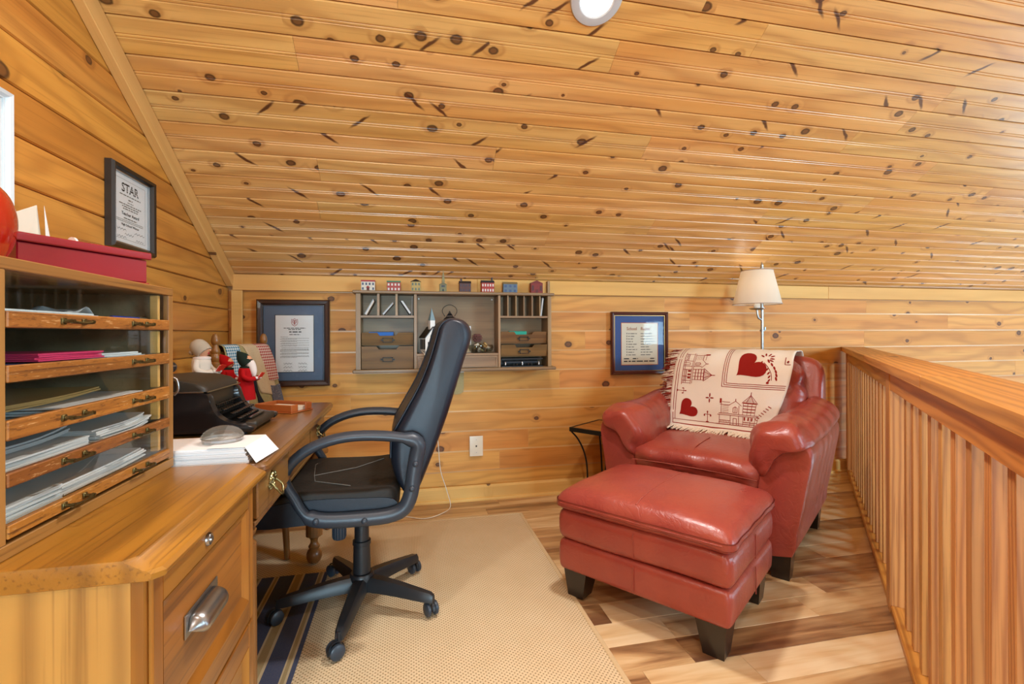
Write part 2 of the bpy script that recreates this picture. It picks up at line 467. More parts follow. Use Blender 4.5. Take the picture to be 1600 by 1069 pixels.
MATS['ink_red'] = plain('ink_red', '#a83a3a', 0.8)
MATS['frame_black'] = plain('frame_black', '#211a14', 0.35, coat=0.3)
MATS['frame_walnut'] = plain('frame_walnut', '#3a241b', 0.32, coat=0.4, nz=0.2, nscale=20)
MATS['frame_mahogany'] = plain('frame_mahogany', '#4a2018', 0.3, coat=0.4, nz=0.2, nscale=20)
MATS['frame_white'] = plain('frame_white', '#d5dcdf', 0.35)
MATS['gold'] = plain('gold', '#b08a55', 0.35, 0.9)
MATS['orange_mat'] = plain('orange_mat', '#c4713f', 0.7)
MATS['mat_slate'] = plain('mat_slate', '#55667e', 0.75, nz=0.05)
MATS['mat_blue'] = plain('mat_blue', '#35528c', 0.75, nz=0.06)
MATS['lacquer_red'] = plain('lacquer_red', '#8a1526', 0.22, coat=0.6, nz=0.12, nscale=6)
MATS['apple_red'] = plain('apple_red', '#a8200f', 0.12, coat=0.9, nz=0.25, nscale=8)
MATS['stem_brown'] = plain('stem_brown', '#3a2a16', 0.6)

t = NT('clear_glass')
g = t.n('ShaderNodeBsdfGlass', IOR=1.45, Roughness=0.0, Color=(0.95, 0.97, 0.96, 1))
tr = t.n('ShaderNodeBsdfTransparent', Color=(0.93, 0.95, 0.94, 1))
mx = t.n('ShaderNodeMixShader', i0=0.7, i1=g.outputs[0], i2=tr.outputs[0])
t.t.links.new(mx.outputs[0], t.out.inputs[0]); MATS['clear_glass'] = t.mat
def pane_mat(name, tint, gloss):
    t = NT(name)
    tr = t.n('ShaderNodeBsdfTransparent', Color=tint)
    gl = t.n('ShaderNodeBsdfGlossy', Roughness=0.03, Color=(1, 1, 1, 1))
    fr = t.n('ShaderNodeFresnel', IOR=1.5)
    bf = t.n('ShaderNodeNewGeometry').outputs['Backfacing']
    f = t.m('MULTIPLY', t.m('MULTIPLY', fr.outputs[0], gloss), t.m('SUBTRACT', 1.0, bf))
    mx = t.n('ShaderNodeMixShader', i0=f, i1=tr.outputs[0], i2=gl.outputs[0])
    t.t.links.new(mx.outputs[0], t.out.inputs[0]); return t.mat
MATS['pane'] = pane_mat('pane', (0.97, 0.98, 0.98, 1), 0.4)
MATS['old_pane'] = pane_mat('old_pane', (0.95, 0.96, 0.95, 1), 0.8)

# floor planks: streaky blond to walnut laminate
t = NT('laminate')
a, b, d = t.obj_xyz('xyz', 1.0)
oi = t.n('ShaderNodeObjectInfo').outputs['Random']
s1 = t.noise(t.vscale((a, b, d), (0.9, 9, 1)), 1.0, 4, 0.6, 0.8)
s2 = t.noise(t.vscale((a, b, d), (2.2, 42, 1)), 1.0, 3)
v = t.m('ADD', t.m('MULTIPLY_ADD', s1, 1.9, -0.95), t.m('MULTIPLY_ADD', t.m('FRACT', t.m('MULTIPLY', oi, 5.77)), 0.62, 0.2))
v = t.m('MULTIPLY_ADD', s2, 0.35, t.m('SUBTRACT', v, 0.25))
rp = t.n('ShaderNodeValToRGB', Fac=v)
e = rp.color_ramp.elements
e[0].position = 0.0; e[0].color = c('#e4cba2'); e[1].position = 1.0; e[1].color = c('#6d4a33')
for p, col in ((0.28, '#d8b888'), (0.48, '#c5a070'), (0.64, '#ab845a'), (0.82, '#8b6644')):
    q = e.new(p); q.color = c(col)
t.P(Base_Color=rp.outputs[0], Roughness=0.3, Coat_Weight=0.25, Coat_Roughness=0.15)
MATS['laminate'] = t.mat

# jute rug: flat weave with small dark knots in a diagonal grid
t = NT('jute_rug')
a, b, d = t.obj_xyz('xyz')
def cell(v, k): return t.m('ABSOLUTE', t.m('SUBTRACT', t.m('FRACT', t.m('MULTIPLY', v, k)), 0.5))
u1 = t.m('ADD', a, b); u2 = t.m('SUBTRACT', a, b)
K = 62.0
p1 = cell(u1, K); p2 = cell(u2, K)
dots = t.m('MULTIPLY', t.ss(p1, 0.17, 0.25, 1, 0), t.ss(p2, 0.17, 0.25, 1, 0))
rows = t.m('MULTIPLY', t.m('SINE', t.m('MULTIPLY', b, 560.0)), 0.5)
nz = t.noise(t.n('ShaderNodeTexCoord').outputs['Object'], 9, 4)
base = t.mix(nz, c('#d4bd96'), c('#dfcba8'))
col = t.mix(t.m('MULTIPLY', dots, 0.82), base, c('#7d6440'))
t.P(Base_Color=col, Roughness=0.9, Specular_IOR_Level=0.15)
t.bump(t.m('ADD', t.m('MULTIPLY', dots, -1.0), t.m('MULTIPLY', rows, 0.3)), 0.35, 0.004)
MATS['jute_rug'] = t.mat
MATS['jute_edge'] = plain('jute_edge', '#cdb48a', 0.9, nz=0.1, nscale=200)

# striped cotton rug: stripes run along y
t = NT('striped_rug')
a, b, d = t.obj_xyz('xyz')
rp = t.n('ShaderNodeValToRGB', Fac=t.m('DIVIDE', a, 0.62))
rp.color_ramp.interpolation = 'CONSTANT'
e = rp.color_ramp.elements
NAVY, SAND, TAN = c('#3c486a'), c('#cdbb96'), c('#ab966a')
stops = [(0.0, NAVY)] + [(x/0.62, q) for x, q in ((0.05, SAND), (0.10, NAVY), (0.19, SAND), (0.235, NAVY), (0.305, SAND), (0.315, TAN), (0.333, SAND), (0.343, NAVY), (0.394, SAND), (0.400, TAN), (0.411, SAND), (0.416, NAVY), (0.478, SAND), (0.486, TAN), (0.512, SAND), (0.522, NAVY), (0.580, SAND), (0.586, TAN), (0.597, SAND), (0.604, NAVY))]
e[0].position = 0.0; e[0].color = NAVY; e[1].position = 0.999; e[1].color = NAVY
for p, col in stops[1:]:
    q = e.new(p); q.color = col
wv = t.m('MULTIPLY', t.m('SINE', t.m('MULTIPLY', b, 900.0)), t.m('SINE', t.m('MULTIPLY', a, 900.0)))
nz = t.noise(t.n('ShaderNodeTexCoord').outputs['Object'], 220, 2)
t.P(Base_Color=t.mix(t.m('MULTIPLY', nz, 0.35), rp.outputs[0], c('#7f7a70')), Roughness=0.95, Specular_IOR_Level=0.1)
t.bump(wv, 0.25, 0.002); MATS['striped_rug'] = t.mat

def fabric(name, col, col2=None, dots=0.0, k=120.0, thr=0.25, rough=0.9):
    t = NT(name)
    tc = t.n('ShaderNodeTexCoord').outputs['Object']
    nz = t.noise(tc, 300, 2)
    base = t.mix(t.m('MULTIPLY', nz, 0.3), c(col), c(col2 or col))
    if dots:
        vor = t.n('ShaderNodeTexVoronoi', Vector=tc, Scale=k).outputs['Distance']
        base = t.mix(t.m('MULTIPLY', t.ss(vor, thr*0.7, thr, 1, 0), dots), base, c(col2))
    t.P(Base_Color=base, Roughness=rough, Specular_IOR_Level=0.15)
    t.bump(nz, 0.2, 0.002)
    return t.mat
MATS['blanket'] = fabric('blanket', '#e9e4da', '#d6ccbb')
MATS['blanket_red'] = fabric('blanket_red', '#8c1c18', '#a23028')
MATS['fringe_red'] = fabric('fringe_red', '#7d1f1a', '#b06a58')
MATS['fringe_cream'] = fabric('fringe_cream', '#f0e8da', '#c9b7a0')
def gingham(name, ca, cb, k):
    t = NT(name); a, b, d = t.obj_xyz('yzx')
    w = t.m('ADD', t.m('GREATER_THAN', t.m('SINE', t.m('MULTIPLY', a, k)), 0.3), t.m('GREATER_THAN', t.m('SINE', t.m('MULTIPLY', b, k)), 0.3))
    t.P(Base_Color=t.mix(t.m('MULTIPLY', w, 0.5), c(ca), c(cb)), Roughness=0.9); return t.mat
MATS['quilt_red'] = gingham('quilt_red', '#a02a24', '#e2d6c6', 420)
MATS['quilt_blue'] = gingham('quilt_blue', '#3f7f9c', '#dfe6e4', 420)
MATS['quilt_cream'] = fabric('quilt_cream', '#cdbf9c', '#a9604a', dots=0.35, k=95, thr=0.22)
MATS['quilt_sage'] = fabric('quilt_sage', '#a89b6f', '#6f7a54', dots=0.5, k=120, thr=0.3)
MATS['quilt_navy'] = fabric('quilt_navy', '#1e2a4c', '#d8d2c2', dots=0.9, k=110, thr=0.2)
MATS['quilt_dark'] = fabric('quilt_dark', '#23242c', '#2f3038')
MATS['stocking'] = fabric('stocking', '#b5a377', '#8a7a4e', dots=0.4, k=140, thr=0.3)
MATS['doll_skin'] = plain('doll_skin', '#d9a27e', 0.5)
MATS['doll_white'] = fabric('doll_white', '#ddd8cd', '#c8c1b2')
MATS['doll_knit'] = fabric('doll_knit', '#b9b09f', '#9a907d')
MATS['doll_red'] = fabric('doll_red', '#b3171c', '#8f1015')
MATS['doll_green'] = fabric('doll_green', '#1d2a24', '#2f4038')
MATS['doll_fur'] = fabric('doll_fur', '#efe9e6', '#d6cdc8')
# lamp shade: cloth lit from inside
t = NT('lamp_shade')
dif = t.n('ShaderNodeBsdfDiffuse', Color=c('#e3dccf'))
trl = t.n('ShaderNodeBsdfTranslucent', Color=c('#efe2cf'))
mx = t.n('ShaderNodeMixShader', i0=0.3, i1=dif.outputs[0], i2=trl.outputs[0])
t.t.links.new(mx.outputs[0], t.out.inputs[0]); MATS['lamp_shade'] = t.mat
MATS['led_lens'] = plain('led_lens', '#ffffff', 0.5, em='#fff8ec', ems=6.0)
MATS['bulb'] = plain('bulb', '#ffffff', 0.5, em='#ffe6c0', ems=4.0)
MATS['led_trim'] = plain('led_trim', '#bfc0c3', 0.45)
# ================================================================== the room
XL, YB = -1.04, 3.16            # left wall, back wall
XR, YF = 10.0, -5.6              # gable wall of the great room, far eave wall
ZG = -2.7                       # ground floor
EAVE, SL = 1.45, 0.586          # knee wall height, roof slope
YR = -1.22                      # ridge
ANG = math.atan(SL)
def ceil_z(y): return EAVE + SL*(YB-y) if y >= YR else EAVE + SL*(YB-YR) - SL*(YR-y)

def struct(name, mb, mat, parent=None, smooth=None):
    o = obj(name, mb, mat, parent, smooth)
    if parent is None: o['kind'] = 'structure'
    return o

PROF_WALL = lambda w: [(-w/2+0.001, -0.016), (w/2-0.001, -0.016), (w/2-0.001, -0.006), (w/2-0.0045, 0), (-w/2+0.0045, 0), (-w/2+0.001, -0.006)]
def PROF_BEAD(w):
    g = 0.004
    return [(-w/2+0.0008, -0.014), (w/2-0.0008, -0.014), (w/2-0.0008, -0.006), (w/2-0.0045, 0), (0.009, 0), (0.006, -g), (0.003, -0.0005), (-0.003, -0.0005), (-0.006, -g), (-0.009, 0), (-w/2+0.0045, 0), (-w/2+0.0008, -0.006)]
def board(name, parent, org, u, v, prof, xa, xb, mat, sa=0.0, sb=0.0):
    """one board: runs along u from xa to xb (ends may slope with the width: sa, sb), width along v, face normal u x v"""
    u = Vector(u).normalized(); v = Vector(v).normalized(); w = u.cross(v)
    mb = MB(); mid = (xa+xb)/2
    A = [Vector((xa-mid+sa*p[0], p[0], p[1])) for p in prof]
    B = [Vector((xb-mid+sb*p[0], p[0], p[1])) for p in prof]
    mb.loft([A, B])
    o = obj(name, mb, mat, parent)
    o.matrix_local = Matrix((( u.x, v.x, w.x, org[0]+u.x*mid), (u.y, v.y, w.y, org[1]+u.y*mid), (u.z, v.z, w.z, org[2]+u.z*mid), (0, 0, 0, 1)))
    return o
def splits(a, b, lo, hi, given=()):
    """joints between a and b, keeping the given ones"""
    js = sorted(given); out = [a]
    for j in js + [b]:
        while j - out[-1] > hi:
            out.append(out[-1] + random.uniform(lo, min(hi, max(lo+0.01, j-out[-1]-lo*0.5))))
        out.append(j)
    return out

# ---- back wall: backing slab plus each board
wb = struct('wall_back', MB().b2(XL-0.15, XR+0.15, YB, YB+0.12, ZG-0.1, EAVE+0.02), MATS['pine_plain'])
P = 0.132
JB = {1: [0.80], 6: [1.21], 7: [2.02], 8: [3.60], 3: [-0.35], 4: [2.6], 5: [1.9], 2: [1.55], 0: [0.6]}
for k in range(-6, 9):
    z0 = 0.186 + P*k; z1 = min(z0+P, 1.356)
    xs = splits(XL if k >= -2 else 1.0, XR, 1.6, 3.4, JB.get(k, []))
    for xa, xb in zip(xs, xs[1:]):
        board('board', wb, (0, YB-0.0005, (z0+z1)/2), (1, 0, 0), (0, 0, 1), PROF_WALL(z1-z0-0.0012), xa+0.0006, xb-0.0006, MATS['pine_wall'])
    # normal of u x v = (1,0,0)x(0,0,1) = (0,-1,0): into the room
# top trim, baseboard, corner trim
for i, (xa, xb) in enumerate(((XL+0.03, 0.45), (0.45, 3.2), (3.2, 5.4), (5.4, 7.7), (7.7, XR))):
    tr = struct('trim_%d' % (i+1), MB().b2((xa-xb)/2+0.0005, (xb-xa)/2-0.0005, -0.022, 0.0, -0.047, 0.047, 0.002), MATS['pine_trim'])
    tr.location = ((xa+xb)/2, YB-0.0165, 1.403)
bb = struct('baseboard_back', MB().prism([(0, 0), (-0.034, 0), (-0.034, 0.008), (-0.03, 0.016), (-0.02, 0.02), (-0.02, 0.084), (-0.012, 0.098), (0, 0.098)], XL+0.02, 3.40,
            Matrix(((0, 0, 1, 0), (1, 0, 0, YB-0.016), (0, 1, 0, 0), (0, 0, 0, 1)))), MATS['pine_trim'])
ct = struct('trim_7', MB().b2(-0.03, 0.03, -0.02, 0.0, -0.679, 0.679, 0.003), MATS['pine_trim'].copy())
ct.location = (XL+0.052, YB-0.0165, 0.677)
# ---- left wall
wl = struct('wall_left', MB().prism([(YB+0.1, ZG), (YB+0.1, EAVE-0.03), (YR, ceil_z(YR)), (YF-0.1, EAVE-0.03), (YF-0.1, ZG)], -0.12, 0.0,
            Matrix(((0, 0, 1, XL-0.017), (1, 0, 0, 0), (0, 1, 0, 0), (0, 0, 0, 1)))), MATS['pine_plain'])
for k in range(-1, 18):
    z0 = 0.186 + P*k; zm = z0+P/2
    yend = YB if z0+P <= EAVE else YB-(zm-EAVE)/SL
    sb = 0.0
    # u = (0,-1,0), v = (0,0,1): normal (-1,0,0)x... -> u x v = (-1,0,0); flip by using u=(0,1,0): (0,1,0)x(0,0,1) = (1,0,0)
    if z0+P > EAVE: sb = -1/SL
    ys = splits(-1.2, yend, 1.5, 3.0)
    for ya, yb_ in zip(ys, ys[1:]):
        last = abs(yb_-yend) < 1e-6
        board('board', wl, (XL-0.0005, 0, zm), (0, 1, 0), (0, 0, 1), PROF_WALL(P-0.0012), ya+0.0006, yb_-0.0006, MATS['pine_left'], 0, sb if last else 0)
# rake trim along the slope on the left wall
L = 4.55
rk = struct('trim_8', MB().b2(-L/2, L/2, -0.085, -0.003, 0.0, 0.036, 0.002), MATS['pine_trim'])
cy = (YB + YB - L*math.cos(ANG))/2
u = Vector((0, -math.cos(ANG), math.sin(ANG))); vv = Vector((0, math.sin(ANG), math.cos(ANG)))
# local x along the rake, local y up-normal to the ceiling, local z towards the room (+x)
mid = Vector((XL+0.0005, YB, EAVE)) + u*(L/2)
rk.matrix_world = Matrix(((0, 0, 1, mid.x), (u.y, vv.y, 0, mid.y), (u.z, vv.z, 0, mid.z), (0, 0, 0, 1)))
# ---- ceiling: slab above plus each beaded board
def slab(y0, z0, y1, z1, name):
    n = Vector((0, z0-z1, y1-y0)).normalized()
    if n.z < 0: n = -n
    a = [(y0, z0), (y1, z1), (y1+n.y*0.12, z1+n.z*0.12), (y0+n.y*0.12, z0+n.z*0.12)]
    return MB().prism(a, XL-0.15, XR+0.15, Matrix(((0, 0, 1, 0), (1, 0, 0, 0), (0, 1, 0, 0), (0, 0, 0, 1))))
OFF = 0.0145
cl = struct('ceiling', slab(YB+0.1, EAVE-SL*0.1+OFF/math.cos(ANG), YR, ceil_z(YR)+OFF/math.cos(ANG), 'ceiling'), MATS['pine_plain'])
SKY = (5.5, 7.3, -4.25, -2.75)       # roof window opening: x0, x1, y0, y1
mbf = MB()
for xa, xb, ya, yb_ in ((XL-0.15, SKY[0], YF-0.1, YR), (SKY[1], XR+0.15, YF-0.1, YR), (SKY[0], SKY[1], YF-0.1, SKY[2]), (SKY[0], SKY[1], SKY[3], YR)):
    za, zb_ = EAVE+SL*(ya-YF)+OFF, EAVE+SL*(yb_-YF)+OFF
    nn = Vector((0, -SL, 1)).normalized()*0.12
    mbf.prism([(ya, za), (yb_, zb_), (yb_+nn.y, zb_+nn.z), (ya+nn.y, za+nn.z)], xa, xb, Matrix(((0, 0, 1, 0), (1, 0, 0, 0), (0, 1, 0, 0), (0, 0, 0, 1))))
cl2 = struct('ceiling_far', mbf, MATS['pine_plain'])
JC = {-2: [-0.03], -1: [0.835], 0: [-0.41, 2.48], 3: [0.42], 4: [-0.41], 6: [-0.45], 7: [0.827]}
PY = 0.1194; PW = PY/math.cos(ANG)
# down-facing normal: u=(1,0,0), v along the slope; u x v must point down into the room
vdir = Vector((0, math.cos(ANG), -math.sin(ANG)))   # towards the eave: (1,0,0)x(0,c,-s) = (0, s, c) points up -> use the opposite
vdir = -vdir
for k in range(-26, 11):
    y0 = 1.898 + PY*k; y1 = min(y0+PY, YB+0.012)
    if y1 < YR+0.02: continue
    ym = (y0+y1)/2; w = (y1-y0)/math.cos(ANG)
    xs = splits(XL, XR, 1.4, 3.6, JC.get(k, []))
    for xa, xb in zip(xs, xs[1:]):
        board('board', cl, (0, ym, EAVE+SL*(YB-ym)), (1, 0, 0), vdir, PROF_BEAD(w-0.001), xa+0.0005, xb-0.0005, MATS['pine_ceiling'])
# ---- the rest of the great room (lit through its windows)
mbw = MB()
WG = (-1.6, 0.1, 0.6, 2.3)
m_yz = Matrix(((0, 0, 1, 0), (1, 0, 0, 0), (0, 1, 0, 0), (0, 0, 0, 1)))
zt = lambda y: ceil_z(y)+0.005
for poly in ([(YF, ZG), (-1.6, ZG), (-1.6, zt(-1.6)), (YF, zt(YF))],
             [(-1.6, ZG), (-0.1, ZG), (-0.1, 0.6), (-1.6, 0.6)],
             [(-1.6, 2.3), (0.1, 2.3), (0.1, zt(0.1)), (YR, zt(YR)), (-1.6, zt(-1.6))],
             [(-0.1, ZG), (2.5, ZG), (2.5, -2.2), (-0.1, -2.2)],
             [(-0.1, -0.2), (2.5, -0.2), (2.5, 0.6), (-0.1, 0.6)],
             [(0.1, 0.6), (2.5, 0.6), (2.5, zt(2.5)), (0.1, zt(0.1))],
             [(2.5, ZG), (YB, ZG), (YB, zt(YB)), (2.5, zt(2.5))]):
    mbw.prism(poly, XR, XR+0.12, m_yz)
wr = struct('wall_right', mbw, MATS['pine_plain'])
mbw = MB()
for x0, x1, z0, z1 in ((XL-0.1, -0.75, ZG, EAVE), (-0.75, 0.35, ZG, 0.25), (-0.75, 0.35, 1.4, EAVE), (0.35, 6.15, ZG, EAVE), (6.15, 6.75, ZG, 0.3), (6.15, 6.75, 1.4, EAVE), (6.75, XR+0.1, ZG, EAVE)):
    mbw.b2(x0, x1, YF-0.12, YF, z0, z1)
wf = struct('wall_front', mbw, MATS['pine_plain'])
gf = struct('floor_ground', MB().b2(XL-0.1, XR+0.1, YF-0.1, YB+0.1, ZG-0.1, ZG), MATS['laminate'])
def window(n, x, y0, y1, z0, z1, mull):
    w = bpy.data.objects.new('window_%d' % n, None); COL.objects.link(w); w['kind'] = 'structure'; w.location = (x, (y0+y1)/2, z0)
    hw = (y1-y0)/2; h = z1-z0
    mb = MB().b2(0, 0.06, -hw, -hw+0.05, 0, h).b2(0, 0.06, hw-0.05, hw, 0, h).b2(0, 0.06, -hw, hw, 0, 0.05).b2(0, 0.06, -hw, hw, h-0.05, h)
    for k in range(1, mull): mb.b2(0, 0.05, -hw+2*hw*k/mull-0.02, -hw+2*hw*k/mull+0.02, 0.05, h-0.05)
    obj('window_frame', mb, MATS['pine_trim'], w)
    for k in range(mull):
        a = -hw+2*hw*k/mull+0.02; b = -hw+2*hw*(k+1)/mull-0.02
        obj('pane', MB().b2(0.025, 0.031, a, b, 0.05, h-0.05), MATS['pane'], w)
    return w
window(1, XR, -0.1, 2.5, -2.2, -0.2, 3)
window(2, XR, -1.6, 0.1, 0.6, 2.3, 2)
w3 = window(3, 6.45, -0.3, 0.3, 0.3, 1.4, 1); w3.location = (6.45, YF, 0.3); w3.rotation_euler = (0, 0, R(-90))
w4 = window(4, -0.2, -0.55, 0.55, 0.25, 1.4, 2); w4.location = (-0.2, YF, 0.25); w4.rotation_euler = (0, 0, R(-90))

w5 = window(5, 6.4, -0.9, 0.9, 0.0, 1.74, 2)
w5.matrix_world = Matrix.Translation((6.4, SKY[2], EAVE+SL*(SKY[2]-YF)+OFF)) @ Matrix.Rotation(R(-90), 4, 'Z') @ Matrix.Rotation(-(math.pi/2-ANG), 4, 'Y')
# ---- loft floor: slab and planks, cut along the railing
RP0 = Vector((3.40, 3.16, 0)); RD = Vector((-0.690, -0.724, 0)).normalized(); RN = Vector((0.724, -0.690, 0)).normalized()
def rail_x(y): return RP0.x + (y-RP0.y)/RD.y*RD.x
YE = -0.35
fs = struct('floor', MB().prism([(XL-0.02, YB), (rail_x(YB)+0.16, YB), (rail_x(YE)+0.16, YE), (rail_x(YE)+0.16, YF), (XL-0.02, YF)], -0.26, -0.0085), MATS['pine_plain'])
PK = 0.1312
JF = {}
yk = [1.294 + PK*k for k in range(-13, 16)]
JX = {8: [0.62], 9: [0.41, 1.5]}
for i, y0 in enumerate(yk):
    y1 = min(y0+PK, YB-0.012)
    if y1-y0 < 0.01: continue
    ym = (y0+y1)/2
    given = []
    if abs(y0-1.294) < 0.02: given = [-0.2, 1.096]
    if abs(y0-1.425) < 0.02: given = [0.35, 0.93]
    if abs(y0-1.556) < 0.02: given = [0.2, 1.55]
    if abs(y0-1.687) < 0.02: given = [0.75, 1.716]
    xs = splits(XL+0.005, rail_x(ym)+0.03, 0.5, 1.25, given)
    n = len(xs)-1
    for j in range(n):
        last = j == n-1
        board('plank', fs, (0, ym, 0), (1, 0, 0), (0, 1, 0), [(-(y1-y0)/2+0.0004, -0.008), ((y1-y0)/2-0.0004, -0.008), ((y1-y0)/2-0.0004, -0.0012), ((y1-y0)/2-0.0018, 0), (-(y1-y0)/2+0.0018, 0), (-(y1-y0)/2+0.0004, -0.0012)],
              xs[j]+0.0005, xs[j+1]-0.0005, MATS['laminate'], 0, RD.x/RD.y if last else 0)

# ---- railing: cap, rails, posts, balusters, shoe
RANG = math.atan2(-RD.y, -RD.x)   # local +x runs from near to far... local x = -RD direction
rail = thing('railing', 'orange fir balustrade with square balusters and flat cap on the loft edge', 'railing', (RP0.x, RP0.y, 0), math.atan2(RD.y, RD.x))
# local x = distance from the back wall towards the camera, local y = RD rotated +90deg = (0.724,-0.69): away from the loft
rot = Matrix.Identity(4)
SEG = ((0.11, 2.19), (2.28, 4.36))
def post(s, name='post'):
    return obj(name, MB().b2(s, s+0.09, 0.0, 0.09, 0.0, 0.945, 0.003), MATS['fir_z'], rail)
for s in (0.02, 2.19, 4.36): post(s)
# plough the cap in three boards with butt joints
for a, b in ((0.02, 1.70), (1.70, 3.05), (3.05, 4.55)):
    o = obj('cap_board', MB().b2(-(b-a)/2+0.0006, (b-a)/2-0.0006, -0.03, 0.12, -0.018, 0.018, 0.003), MATS['fir'], rail); o.location = ((a+b)/2, 0, 0.963)
for a, b in SEG:
    L2 = (b-a)/2
    o = obj('top_rail', MB().b2(-L2, L2, -0.019, 0.019, -0.0385, 0.0385, 0.002), MATS['fir'], rail); o.location = ((a+b)/2, 0.022, 0.905)
    o = obj('shoe_rail', MB().b2(-L2, L2, -0.035, 0.035, -0.016, 0.016, 0.004), MATS['fir'], rail); o.location = ((a+b)/2, 0.038, 0.0165)
proto = None
def baluster(s):
    global proto
    if proto is None:
        proto = obj('baluster', MB().b2(-0.019, 0.019, -0.019, 0.019, 0.033, 0.866, 0.0015), MATS['fir_z'], rail); o = proto
    else:
        o = proto.copy(); COL.objects.link(o)
    o.location = (s, 0.045, 0); return o
s = 2.823
ss_ = []
while s > 2.33: ss_.append(s); s -= 0.129
s = 2.823+0.129
while s < 4.3: ss_.append(s); s += 0.129
for k in range(16): ss_.append(0.11+0.065+0.129*k)
for s in ss_: baluster(s)

# ---- ceiling light
pos = Vector((0.686, 1.661, ceil_z(1.661)))
lt = thing('ceiling_light', 'round white recessed disc light glowing in the sloped ceiling', 'ceiling light', pos)
lt.rotation_euler = (-ANG, 0, 0)
def led_parts(lt, nm='trim_ring'):
    obj('trim_ring', MB().lathe([(0.066, -0.012), (0.07, -0.013), (0.095, -0.008), (0.0985, -0.003), (0.0985, 0.004), (0.06, 0.004), (0.06, -0.008), (0.066, -0.012)], 48, caps=False), MATS['led_trim'], lt, 40)
    obj('lens', MB().lathe([(0, -0.0095), (0.04, -0.0095), (0.0655, -0.0085), (0.0655, 0.002), (0, 0.002)], 40), MATS['led_lens'], lt, 40)
led_parts(lt)
def led_lamp(p, ang, watts, col):
    l = bpy.data.lights.new('led_lamp', 'AREA'); l.shape = 'DISK'; l.size = 0.14; l.energy = watts; l.color = col
    o = bpy.data.objects.new('led_lamp', l); COL.objects.link(o)
    o.rotation_euler = (ang, 0, 0)
    d = Vector((0, -math.sin(-ang), -math.cos(ang))) if False else Matrix.Rotation(ang, 3, 'X') @ Vector((0, 0, -1))
    o.location = Vector(p) + d*0.02
    return o
WARM = (1.0, 0.96, 0.92)
led_lamp(pos, -ANG, LED_W, WARM)
for i, (x, y) in enumerate(((-0.55, 0.55), (0.5, -0.55), (-0.5, -2.3))):  # extra disc lights out of view, added as ambient fill
    an = -ANG if y > YR else ANG
    p2 = Vector((x, y, ceil_z(y)))
    l2 = thing('ceiling_light', ('added unseen disc fill light in the ceiling above the paper cabinet', 'added unseen disc fill light behind the viewpoint near the ridge', 'added unseen disc fill light on the far ceiling slope')[i], 'ceiling light', p2)
    l2.rotation_euler = (an, 0, 0); led_parts(l2)
    led_lamp(p2, an, LED_FILL_W, WARM)
# ================================================================== file cabinet (left foreground)
FX = -0.372                                    # front face plane
fc = thing('file_cabinet', 'golden oak two-drawer file cabinet with silver cup pull and round lock', 'cabinet', (-0.70, 1.025, 0))
def LX(x): return x+0.70
def LY(y): return y-1.025
# carcass: two side panels, back, bottom, face stiles
obj('side_panel', MB().b2(LX(-1.0), LX(FX)-0.012, LY(0.797), LY(0.814), 0.0115, 0.734, 0.002), MATS['ash_z'], fc)
obj('side_panel', MB().b2(LX(-1.0), LX(FX)-0.012, LY(1.277), LY(1.295), 0.0115, 0.734, 0.002), MATS['ash_z'], fc)
obj('back_panel', MB().b2(LX(-1.0), LX(-0.988), LY(0.815), LY(1.276), 0.0115, 0.73), MATS['oak'], fc)
obj('stile', MB().b2(LX(FX)-0.022, LX(FX)-0.002, LY(0.796), LY(0.804), 0.0115, 0.734, 0.002), MATS['oak_z'], fc)
obj('stile', MB().b2(LX(FX)-0.022, LX(FX)-0.002, LY(1.274), LY(1.296), 0.0115, 0.734, 0.002), MATS['oak_z'], fc)
obj('plinth', MB().b2(LX(FX)-0.022, LX(FX)-0.008, LY(0.805), LY(1.273), 0.0115, 0.075, 0.002), MATS['oak'], fc)
obj('inner_shelf', MB().b2(LX(-0.986), LX(FX)-0.024, LY(0.815), LY(1.276), 0.395, 0.405), MATS['oak'], fc)
